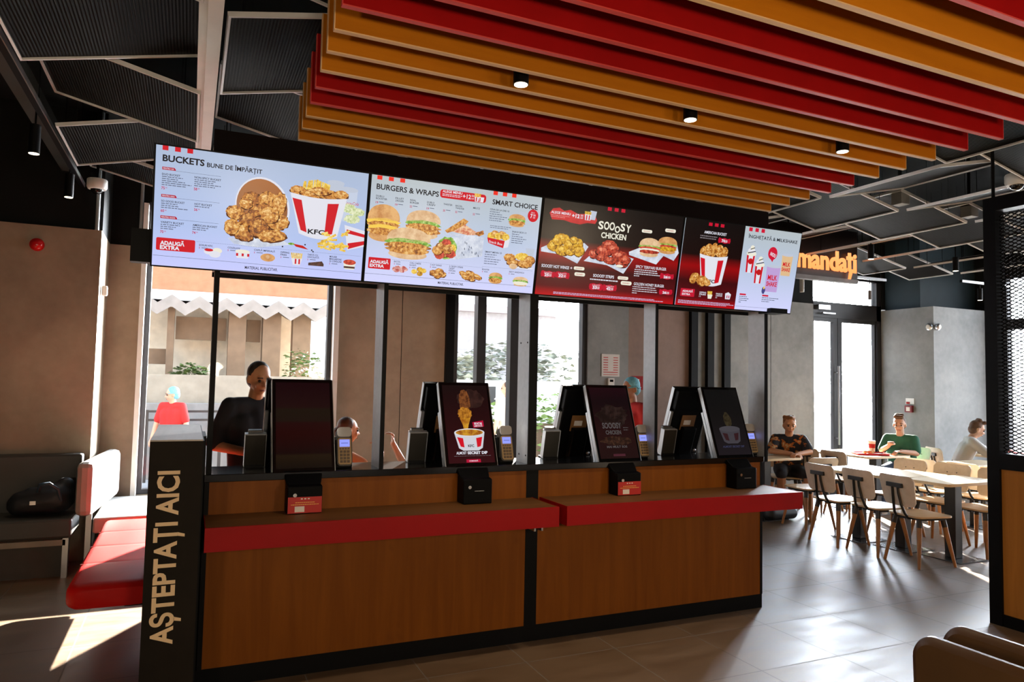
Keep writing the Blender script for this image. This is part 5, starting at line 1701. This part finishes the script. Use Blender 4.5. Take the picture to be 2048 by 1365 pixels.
mb.box(-.11, .11, -.0048, -.004, -.095, -.085).box(-.11, .11, -.0048, -.004, -.125, -.118)
obj('printed_rows', mb, flat('print_red', (.55, .03, .03), .7), t)
t = thing('thermostat', 'small grey thermostat below the notice sheet', 'thermostat', (4.97, 7.898, 1.635))
obj('thermostat_body', MB().box(-.045, .045, -.025, 0, -.05, .05), WHITEMETAL, t, bev=.005)
obj('thermostat_screen', MB().box(-.025, .025, -.027, -.025, 0, .03), BLACKG, t)
t = thing('fire_sign', 'small red fire sign on the wall panel above the hairnet worker', 'sign', (5.38, 7.898, 1.63))
obj('plate', MB().box(-.09, .09, -.005, 0, -.09, .09, 0).box(-.03, .03, -.006, -.005, -.04, .05, 1), [REDLAM, LABELW], t)
t = thing('fire_call_point', 'red fire call point with small sign on the grey wall above the person in green', 'fire alarm', (10.038, 7.44, 1.33))
obj('box_body', MB().box(-.05, 0, -.06, .06, -.065, .04, 0), flat('dark_red_box', (.16, .012, .02), .4), t, bev=.006)
obj('push_plate', MB().box(-.053, -.05, -.03, .03, -.045, .015), LABELW, t)
obj('sign_plate', MB().box(-.006, 0, -.07, .07, .06, .15, 0).box(-.008, -.006, -.0, .06, .062, .095, 1), [WHITEMETAL, REDLAM], t)
for k, (x, y, lab) in enumerate(((10.03, 7.09, 'left half'), (10.09, 7.045, 'right half'))):
    t = thing('emergency_light', 'silver round emergency lamp at the corner wall edge, %s of the pair' % lab, 'emergency light', (x, y, 2.55), R(-90) if k == 0 else 0, 'emergency lamps')
    M = Matrix.Rotation(R(90), 4, 'X')
    obj('bowl', MB().lathe([(.03, 0), (.05, .02), (.052, .045), (.035, .06)], 20, 0, M), STEEL, t, 40)
    obj('bulb_lens', MB().lathe([(.034, .06), (.03, .064)], 20, 0, M), LABELW, t, 40)
for k, (x, z0, lab) in enumerate(((-.80, HZ, 'left'), (-.50, HZ, 'right'))):
    y = 7.22 if k == 0 else 7.9
    t = thing('wall_pipe', 'thin grey pipe on the dark wall above the cladding, %s one at the left corner' % lab, 'pipe', (x, y - .02, z0), 0, 'pipes at the left corner')
    obj('pipe_body', MB().cone((0, 0, .0), (0, 0, 1.06), .016, n=10), flat('pipe_grey', (.30, .36, .38), .4), t, 40)

# red tray with food on the tray table, cup, and the tray behind the counter
TRAYR = flat('tray_red', (.55, .02, .03), .35)
def tray(loc, rz, label):
    t = thing('serving_tray', label, 'tray', loc, rz, 'red serving trays')
    m = MB().prism(rrect(-.20, .20, -.14, .14, .03), 0, .008)
    obj('tray_base', m, TRAYR, t, 40)
    rim = MB()
    o_, i_ = rrect(-.21, .21, -.15, .15, .035), rrect(-.20, .20, -.14, .14, .03)
    n = len(o_)
    rim.add([(x, y, .024) for x, y in o_] + [(x, y, .004) for x, y in i_] + [(x * .99, y * .99, .024) for x, y in o_] + [(x, y, .008) for x, y in i_],
            [(k, (k + 1) % n, n + (k + 1) % n, n + k) for k in range(n)] + [(2 * n + k, 3 * n + k, 3 * n + (k + 1) % n, 2 * n + (k + 1) % n) for k in range(n)] + [(k, 2 * n + k, 2 * n + (k + 1) % n, (k + 1) % n) for k in range(n)])
    obj('tray_rim', rim, TRAYR, t, 40)
    obj('paper_liner', MB().prism(rrect(-.17, .17, -.11, .11, .01), .0085, .010), flat('liner', (.7, .66, .6), .7), t)
tray((8.20, 6.66, .751), R(-30), 'red tray with food on the table of the person in green')
tray((1.70, 6.30, .751), R(10), 'red tray on the table behind the counter')
tray((10.30, 6.16, .751), R(5), 'red tray on the table behind the mesh screen')
def cup(loc, h, r_, label):
    t = thing('paper_cup', label, 'cup', loc)
    obj('cup_body', MB().lathe([(r_ * .72, 0), (r_, h)], 18), flat('cup_paper_mat', (.72, .55, .46), .5), t, 40)
    obj('lid', MB().lathe([(r_ * 1.05, h), (r_ * 1.05, h + .008), (r_ * .9, h + .014)], 18), WHITEMETAL, t, 40)
    obj('red_band', MB().lathe([(r_ * .86, h * .42), (r_ * .97, h * .8)], 18), REDLAM, t, 40)
cup((8.46, 6.84, .751), .15, .045, 'paper drink cup with red band on the tray table')
cup((9.98, 6.32, .751), .10, .038, 'paper drink cup in front of the person in the white shirt')
FOODM = flat('fried_food', (.55, .28, .08), .7, 0, .4, 30)
t = thing('fried_chicken_pile', 'small pile of fried chicken on the red tray of the person in green', 'food', (8.20, 6.66, .762))
obj('pieces', MB().ball((0, 0, .02), (.05, .035, .025), 10).ball((.06, .02, .018), (.04, .03, .02), 10).ball((-.05, .03, .018), (.04, .03, .02), 10), FOODM, t, 180)
t = thing('fried_chicken_pile', 'small pile of red wrapped food on the tray behind the mesh screen', 'food', (10.30, 6.16, .762))
obj('pieces', MB().ball((0, 0, .03), (.07, .05, .035), 10).ball((.07, .03, .02), (.05, .04, .025), 10), flat('red_wrap', (.4, .05, .03), .6, 0, .4, 20), t, 180)
t = thing('paper_bag_ball', 'crumpled white paper on the table behind the counter', 'paper', (1.60, 6.18, .751))
rb = MB().ball((0, 0, .04), (.07, .055, .045), 12)
rb.v = [(x * random.uniform(.8, 1.15), y * random.uniform(.8, 1.15), max(0, z * random.uniform(.8, 1.15))) for x, y, z in rb.v]
obj('crumpled_sheet', rb, flat('white_paper', (.75, .75, .76), .7), t)

# bags
BAGM = flat('black_nylon', (.010, .012, .016), .55)
def soft(name, mb, mat, par, vox=.012, it=8):
    o = obj(name, mb, mat, par, 180)
    r_ = o.modifiers.new('remesh', 'REMESH')
    r_.mode = 'VOXEL'
    r_.voxel_size = vox
    r_.use_smooth_shade = True
    s_ = o.modifiers.new('smooth', 'SMOOTH')
    s_.factor = .5
    s_.iterations = it
    return o
t = thing('black_backpack', 'black backpack lying on the dark bench by the left wall', 'backpack', (-1.04, 6.86, .465))
soft('bag_body', MB().cap((-.14, 0, .10), (.10, 0, .13), .10, .13).cap((.10, .02, .12), (.15, .02, .23), .11, .07).cap((-.16, 0, .09), (-.08, 0, .18), .09, .05), BAGM, t)
obj('strap', MB().tube([(-.02, -.10, .20), (.0, -.14, .26), (.06, -.15, .27), (.12, -.13, .22), (.14, -.10, .12)], .014), flat('dark_blue_strap', (.03, .06, .09), .5), t, 60)
obj('buckle', MB().box(-.07, -.03, -.115, -.10, .10, .13), STEEL, t)
t = thing('black_bag', 'black bag lying on the floor under the table of the man in the floral shirt', 'bag', (6.62, 6.62, 0))
soft('bag_body', MB().cap((-.18, 0, .09), (.16, 0, .08), .085, .075).cap((-.05, .05, .10), (.08, .04, .12), .09, .08), BAGM, t)
obj('handle', MB().tube([(-.08, -.02, .17), (-.04, -.03, .22), (.04, -.03, .22), (.08, -.02, .17)], .01), BAGM, t, 60)
# ------------------------------------------------------------------ people (local forward = +Y, right hand = +X)
def hand(mb, wr, d, n, s, curl=.5, k=1.0):
    # palm, four unequal bent fingers, thumb from the side of the palm
    wr, d, n = Vector(wr), Vector(d).normalized(), Vector(n)
    n = (n - d * n.dot(d)).normalized()
    a = d.cross(n) * s
    for q in (-.024, -.008, .008, .024):
        mb.cap(wr + d * .012 + a * q * .6, wr + d * .082 * k + a * q, .0125, .0115, 8)
    for q, L in ((-.029, .062), (-.010, .074), (.010, .078), (.029, .070)):
        p = wr + d * .084 * k + a * q
        dd = d
        for j, f in enumerate((.45, .32, .26)):
            c_ = curl * (.75 if j == 0 else 1.1)
            dd = (dd * math.cos(c_) + n * math.sin(c_) * 1.0).normalized()
            p2 = p + dd * L * f * k
            mb.cap(p, p2, .0088 - .0007 * j, .0084 - .0008 * j, 7)
            p = p2
    p = wr + d * .022 + a * .026
    p2 = p + (d * .55 + a * .62 + n * .25).normalized() * .042
    p3 = p2 + (d * .85 + a * .1 + n * .35).normalized() * .032
    mb.cap(p, p2, .012, .010, 7)
    mb.cap(p2, p3, .0098, .0082, 7)

SKINS = {'tan': flat('skin_tan', (.40, .19, .11), .55, 0, .06), 'light': flat('skin_light', (.56, .32, .22), .55, 0, .06), 'warm': flat('skin_warm', (.55, .25, .12), .55, 0, .06)}
EYEM = flat('eye_dark', (.02, .015, .012), .2)
LIPM = flat('lips', (.33, .10, .08), .5)

def person(label, loc, rz, J, skin, shirt, pants, shoes, hair, hairstyle='short', sleeve=.85, group=None, shirtname='shirt', net=None, extra=None):
    t = thing('person', label, 'person', loc, rz, group)
    S = SKINS[skin]
    V = {k: Vector(v) for k, v in J.items() if isinstance(v, tuple)}
    body = MB()
    pel, che, nek, hd = V['pelvis'], V['chest'], V['neck'], V['head']
    body.cap(nek, hd + Vector((0, -.01, -.04)), .052, .05)
    # head: skull, jaw, nose, ears in a frame turned by head yaw/tilt
    hy, hp = J.get('hy', 0), J.get('hp', 0)
    HM = Matrix.Translation(hd) @ Matrix.Rotation(R(hy), 4, 'Z') @ Matrix.Rotation(R(hp), 4, 'X')
    P = lambda x, y, z: HM @ Vector((x, y, z))
    hb = MB().ball((0, -.008, .028), (.073, .090, .088), 18).ball((0, .018, -.032), (.058, .068, .066), 16).ball((0, .034, -.080), (.032, .034, .026), 12)
    hb.cap((0, .082, .005), (0, .100, -.026), .009, .013, 8)
    for s in (-1, 1):
        hb.ball((s * .074, -.005, -.008), (.012, .020, .030), 10).ball((s * .032, .066, -.028), (.024, .022, .022), 10).ball((s * .03, .078, .026), (.024, .012, .010), 10)
    hb.ball((0, .076, -.060), (.026, .014, .010), 10)
    body.add(hb.v, hb.f, 0, HM)
    # torso under the clothes, arms, legs
    body.cap(pel, che, .075, .080)
    for s, k in ((1, 'R'), (-1, 'L')):
        sh, el, wr = V['sh' + k], V['el' + k], V['wr' + k]
        body.cap(sh, el, .046, .039)
        body.cap(el, wr, .040, .027)
        d = V.get('hd' + k, wr - el)
        n = V.get('hn' + k, Vector((0, 0, -1)))
        hand(body, wr, d, n, s if 'flip' not in J else -s, J.get('curl' + k, .5))
        hip, kn, an, to = V['hip' + k], V['kn' + k], V['an' + k], V['to' + k]
        body.cap(hip, kn, .078, .056)
        body.cap(kn, kn.lerp(an, .35), .055, .054)
        body.cap(kn.lerp(an, .35), an, .054, .036)
        body.cap(an, to, .036, .03)
    soft('body', body, S, t, .0085, 4)
    for s in (-1, 1):
        e = MB().ball(P(s * .031, .078, .004), .0105, 10)
        obj('eye', e, EYEM, t, 180)
        b_ = MB().cap(P(s * .047, .079, .026), P(s * .018, .089, .028), .0045, .0050, 6)
        obj('eyebrow', b_, hair, t, 180)
    obj('mouth', MB().cap(P(-.018, .086, -.062), P(.018, .086, -.062), .0055, .0055, 6), LIPM, t, 180)
    # hair
    h = MB()
    if hairstyle == 'net':
        h.ball((0, -.022, .045), (.086, .092, .086), 14).ball((0, -.045, -.01), (.078, .070, .07), 12)
        h.v = [tuple((HM @ Vector(v)) * 1) for v in h.v]
        o = soft('hair_net', h, net, t, .012, 3)
        obj('net_band', MB().tube([P(.084 * math.cos(a), -.018 + .092 * math.sin(a), .025 - .02 * (math.sin(a) < 0)) for a in [2 * math.pi * q / 20 for q in range(21)]], .007), net, t, 60)
    else:
        h.ball((0, -.022, .040), (.080, .086, .086), 14).ball((0, -.040, -.012), (.074, .066, .074), 12)
        if hairstyle == 'top':
            h.cap((-.035, .045, .112), (.04, .05, .115), .026, .028).cap((-.03, -.02, .125), (.035, -.01, .125), .03, .03)
        if hairstyle == 'curly':
            for q in range(16):
                a = q * 2.4
                h.ball((.056 * math.cos(a), -.020 + .055 * math.sin(a), .070 + .03 * math.cos(q)), .030, 8)
        if hairstyle == 'bun':
            h.cap((-.075, -.03, .0), (-.07, -.045, -.10), .022, .02).cap((.075, -.03, .0), (.07, -.045, -.10), .022, .02).cap((0, -.09, -.02), (0, -.085, -.12), .05, .04)
        h.v = [tuple(HM @ Vector(v)) for v in h.v]
        soft('hair', h, hair, t, .009, 3)
    # shirt: torso and sleeves as one garment
    g = MB()
    w_ = (V['shR'] - V['shL']).normalized()
    up = (che - pel).normalized()
    for q in (-.075, 0, .075):
        g.cap(pel + w_ * q + up * J.get('hem', -.02), che + w_ * q * 1.15, .098, .105, 12)
    g.cap(V['shL'] * .86 + V['shR'] * .14, V['shR'] * .86 + V['shL'] * .14, .064, .064, 12)
    g.cap(che + up * .05, nek + Vector((0, -.005, -.03)), .085, .060, 12)
    for k in 'RL':
        sh, el, wr = V['sh' + k], V['el' + k], V['wr' + k]
        if sleeve <= 1:
            g.cap(sh, sh.lerp(el, sleeve), .064, .062, 12)
        else:
            g.cap(sh, el, .064, .056, 12)
            g.cap(el, el.lerp(wr, sleeve - 1), .055, .045, 12)
    so = soft(shirtname, g, shirt, t, .012, 6)
    # trousers and shoes
    tr = MB()
    lo = J.get('leglen', 1.92)
    for k in 'RL':
        hip, kn, an = V['hip' + k], V['kn' + k], V['an' + k]
        tr.cap(hip, kn, .098, .072, 12)
        if lo > 1:
            tr.cap(kn, kn.lerp(an, lo - 1), .070, .056, 12)
    tr.cap(V['hipL'], V['hipR'], .10, .10, 12).cap(pel, pel + up * .06, .105, .10, 12)
    soft('trousers' if lo > 1.3 else 'shorts', tr, pants, t, .014, 5)
    for s, k in ((1, 'R'), (-1, 'L')):
        an, to = V['an' + k], V['to' + k]
        f = MB().cap(an + Vector((0, -.03, -.035)), to + Vector((0, .02, -.004)), .043, .036, 10).cap(an + Vector((0, 0, .01)), an, .046, .046, 10)
        f.v = [(x, y, max(z, .001 - 0)) for x, y, z in f.v]
        soft('shoe', f, shoes, t, .01, 3)
    return t, V, HM, so

def standing(h=1.0, **o):
    J = dict(pelvis=(0, 0, .93), chest=(0, .0, 1.26), neck=(0, .0, 1.44), head=(0, .025, 1.585), shR=(.175, 0, 1.39), shL=(-.175, 0, 1.39),
             elR=(.24, -.02, 1.10), elL=(-.24, -.02, 1.10), wrR=(.25, .05, .86), wrL=(-.25, .05, .86),
             hipR=(.09, 0, .90), hipL=(-.09, 0, .90), knR=(.10, .01, .49), knL=(-.10, .01, .49), anR=(.10, -.02, .085), anL=(-.10, -.02, .085), toR=(.12, .12, .04), toL=(-.12, .12, .04))
    J = {k: tuple(q * h for q in v) for k, v in J.items()}
    J.update(o)
    return J

def seated(**o):
    J = dict(pelvis=(0, 0, .565), chest=(0, .06, .84), neck=(0, .085, .99), head=(0, .125, 1.125), shR=(.165, .07, .945), shL=(-.165, .07, .945),
             elR=(.21, .20, .74), elL=(-.21, .20, .74), wrR=(.10, .40, .80), wrL=(-.10, .40, .80),
             hipR=(.09, .02, .55), hipL=(-.09, .02, .55), knR=(.12, .42, .53), knL=(-.12, .42, .53), anR=(.12, .42, .085), anL=(-.12, .42, .085), toR=(.13, .56, .04), toL=(-.13, .56, .04))
    J.update(o)
    return J

HDARK = flat('hair_dark', (.025, .016, .010), .6, 0, .3, 30)
HBROWN = flat('hair_brown', (.09, .04, .016), .6, 0, .3, 30)
HRUST = flat('hair_rust', (.26, .10, .025), .6, 0, .3, 30)
NET = flat('net_blue', (.16, .48, .62), .7, 0, .25, 60)
BLK = flat('cloth_black', (.008, .008, .011), .85)
DRK = flat('cloth_charcoal', (.02, .02, .024), .85)
SHOEW = flat('shoe_white', (.62, .56, .48), .5)
SHOEB = flat('shoe_black', (.015, .015, .015), .5)
REDC = flat('cloth_red', (.46, .015, .014), .8)
GREENC = flat('cloth_green', (.020, .115, .070), .85)
WHITEC = flat('cloth_white', (.62, .60, .58), .85, 0, .05)
BLUEJ = flat('cloth_denim', (.05, .08, .15), .85)
SANDC = flat('cloth_sand', (.45, .36, .27), .85)

# floral print: patches of orange and cream on black
m, n, l, b = newmat('cloth_floral')
mp = coords(n, l)
vo = n.new('ShaderNodeTexVoronoi'); vo.inputs['Scale'].default_value = 16
nz_ = n.new('ShaderNodeTexNoise'); nz_.inputs['Scale'].default_value = 11; nz_.inputs['Detail'].default_value = 3
l.new(mp.outputs[0], vo.inputs['Vector']); l.new(mp.outputs[0], nz_.inputs['Vector'])
r1 = ramp(n, [(0.0, (.010, .010, .014)), (.50, (.010, .010, .014)), (.54, (.42, .12, .015)), (.62, (.50, .34, .16)), (.70, (.36, .05, .012))])
r1.color_ramp.interpolation = 'CONSTANT'
l.new(nz_.outputs['Fac'], r1.inputs[0]); l.new(r1.outputs[0], b.inputs['Base Color']); b.inputs['Roughness'].default_value = .85
FLORAL = m

# the man in black at the far side of the counter
person('person in a black t-shirt standing behind the counter at the left kiosk, one forearm raised', (.43, 5.36, 0), R(200), standing(1.015,
       elR=(.26, -.05, 1.14), wrR=(.07, .20, 1.09), hdR=(-.8, .5, -.05), curlR=.35, elL=(-.27, -.02, 1.14), wrL=(-.08, .26, 1.10), hdL=(.7, .7, 0), curlL=.35, hp=-14, head=(0, .05, 1.60)),
       'warm', BLK, DRK, SHOEB, HDARK, 'short', .92)
# floral shirt
person('person in a dark floral shirt seated at the small table, forearms resting on it', (7.14, 7.03, 0), R(143), seated(
       elR=(.24, .25, .80), wrR=(.02, .42, .785), hdR=(-.8, .5, 0), curlR=.7, elL=(-.23, .22, .80), wrL=(-.04, .46, .785), hdL=(.5, .7, 0), curlL=.7,
       knR=(.14, .42, .53), knL=(-.17, .40, .53), anR=(.13, .36, .085), anL=(-.19, .46, .085), toR=(.14, .50, .04), toL=(-.20, .60, .04), hp=-8, hy=4, leglen=1.0),
       'warm', FLORAL, DRK, SHOEW, HRUST, 'curly', .80)
# green shirt
person('person in a dark green t-shirt seated behind the table with the red tray', (8.90, 6.72, 0), R(112), seated(
       head=(0, .115, 1.135), elR=(.20, .20, .78), wrR=(.06, .40, .86), hdR=(-.4, .5, .6), curlR=.9, elL=(-.22, .18, .77), wrL=(-.10, .42, .80), hdL=(.4, .9, 0), hp=-6, hy=8), 'light', GREENC, BLUEJ, SHOEW, HBROWN, 'top', .85)
# white shirt
tw, Vw, HMw, sw = person('person in a white printed t-shirt seated at the right, arms on the far table', (9.66, 6.46, 0), R(-138), seated(
       chest=(0, .12, .83), neck=(0, .17, .97), head=(0, .23, 1.09), shR=(.165, .15, .93), shL=(-.165, .15, .93), elR=(.22, .30, .79), wrR=(.12, .52, .785), elL=(-.22, .32, .79), wrL=(-.10, .54, .785), hp=-20, hy=10), 'light', WHITEC, DRK, SHOEB, HBROWN, 'top', .95)
pr = MB()
for k in range(7):
    a = random.Random(k)
    x, z = a.uniform(-.05, .05), a.uniform(.80, .90)
    pr.cone((.0 + x, .246, z), (x + a.uniform(-.04, .04), .246, z + a.uniform(-.05, .05)), .006, n=6)
obj('shirt_print', pr, BLK, tw)
# worker with the hair net behind the right kiosks
person('person in a red shirt with blue hair net standing behind the SOOOSY kiosk', (4.20, 6.25, 0), R(95), standing(.985, hp=-8), 'tan', REDC, DRK, SHOEB, HBROWN, 'net', .9, None, 'shirt', NET)
# worker outside the left window
person('person in a red shirt with pale blue hair net outside the left window, head turned', (-.22, 12.2, -.12), R(150), standing(.90, hy=-50, hp=-6, elL=(-.245, .02, .99), wrL=(-.26, .10, .77), elR=(.245, .0, .99), wrR=(.25, .10, .77)), 'light', REDC, SANDC, SHOEB, HBROWN, 'net', .8, None, 'shirt', NET)
# seated guests behind the counter
person('person with long brown hair seated sideways behind the counter, chin near a raised hand', (1.17, 6.42, 0), R(-85), seated(
       head=(0, .14, 1.15), neck=(0, .10, 1.01), elR=(.20, .36, .79), wrR=(.13, .41, .96), hdR=(-.3, -.25, .9), hnR=(-.4, -1, 0), curlR=1.1, elL=(-.20, .28, .79), wrL=(-.02, .46, .80), hp=-4), 'warm', SKINS['warm'] and flat('cloth_terracotta', (.50, .20, .08), .85), BLUEJ, SHOEW, HBROWN, 'bun', .5)
person('person in a pale top seated behind the turned-away kiosk, fist raised over the red tray', (2.16, 6.45, 0), R(92), seated(
       elR=(.20, .26, .80), wrR=(.12, .40, 1.02), hdR=(-.1, .1, 1), hnR=(0, 1, 0), curlR=1.4, elL=(-.22, .26, .79), wrL=(-.06, .46, .80), hp=-4), 'light', WHITEC, BLUEJ, SHOEW, HBROWN, 'short', .5)
for x, y, rz, lab in ((1.06, 6.50, -3, 'pale plywood chair under the person with long brown hair'), (2.22, 6.45, 182, 'pale plywood chair under the person in the pale top')):
    dup(ch, (x, y, 0), R(rz), lab, G)

person('person in a pale top standing outside the middle window, seen from behind', (4.72, 10.6, -.12), R(20), standing(1.02, hy=30), 'light', flat('cloth_pale', (.42, .40, .36), .85), BLUEJ, SHOEW, HBROWN, 'short', .9)
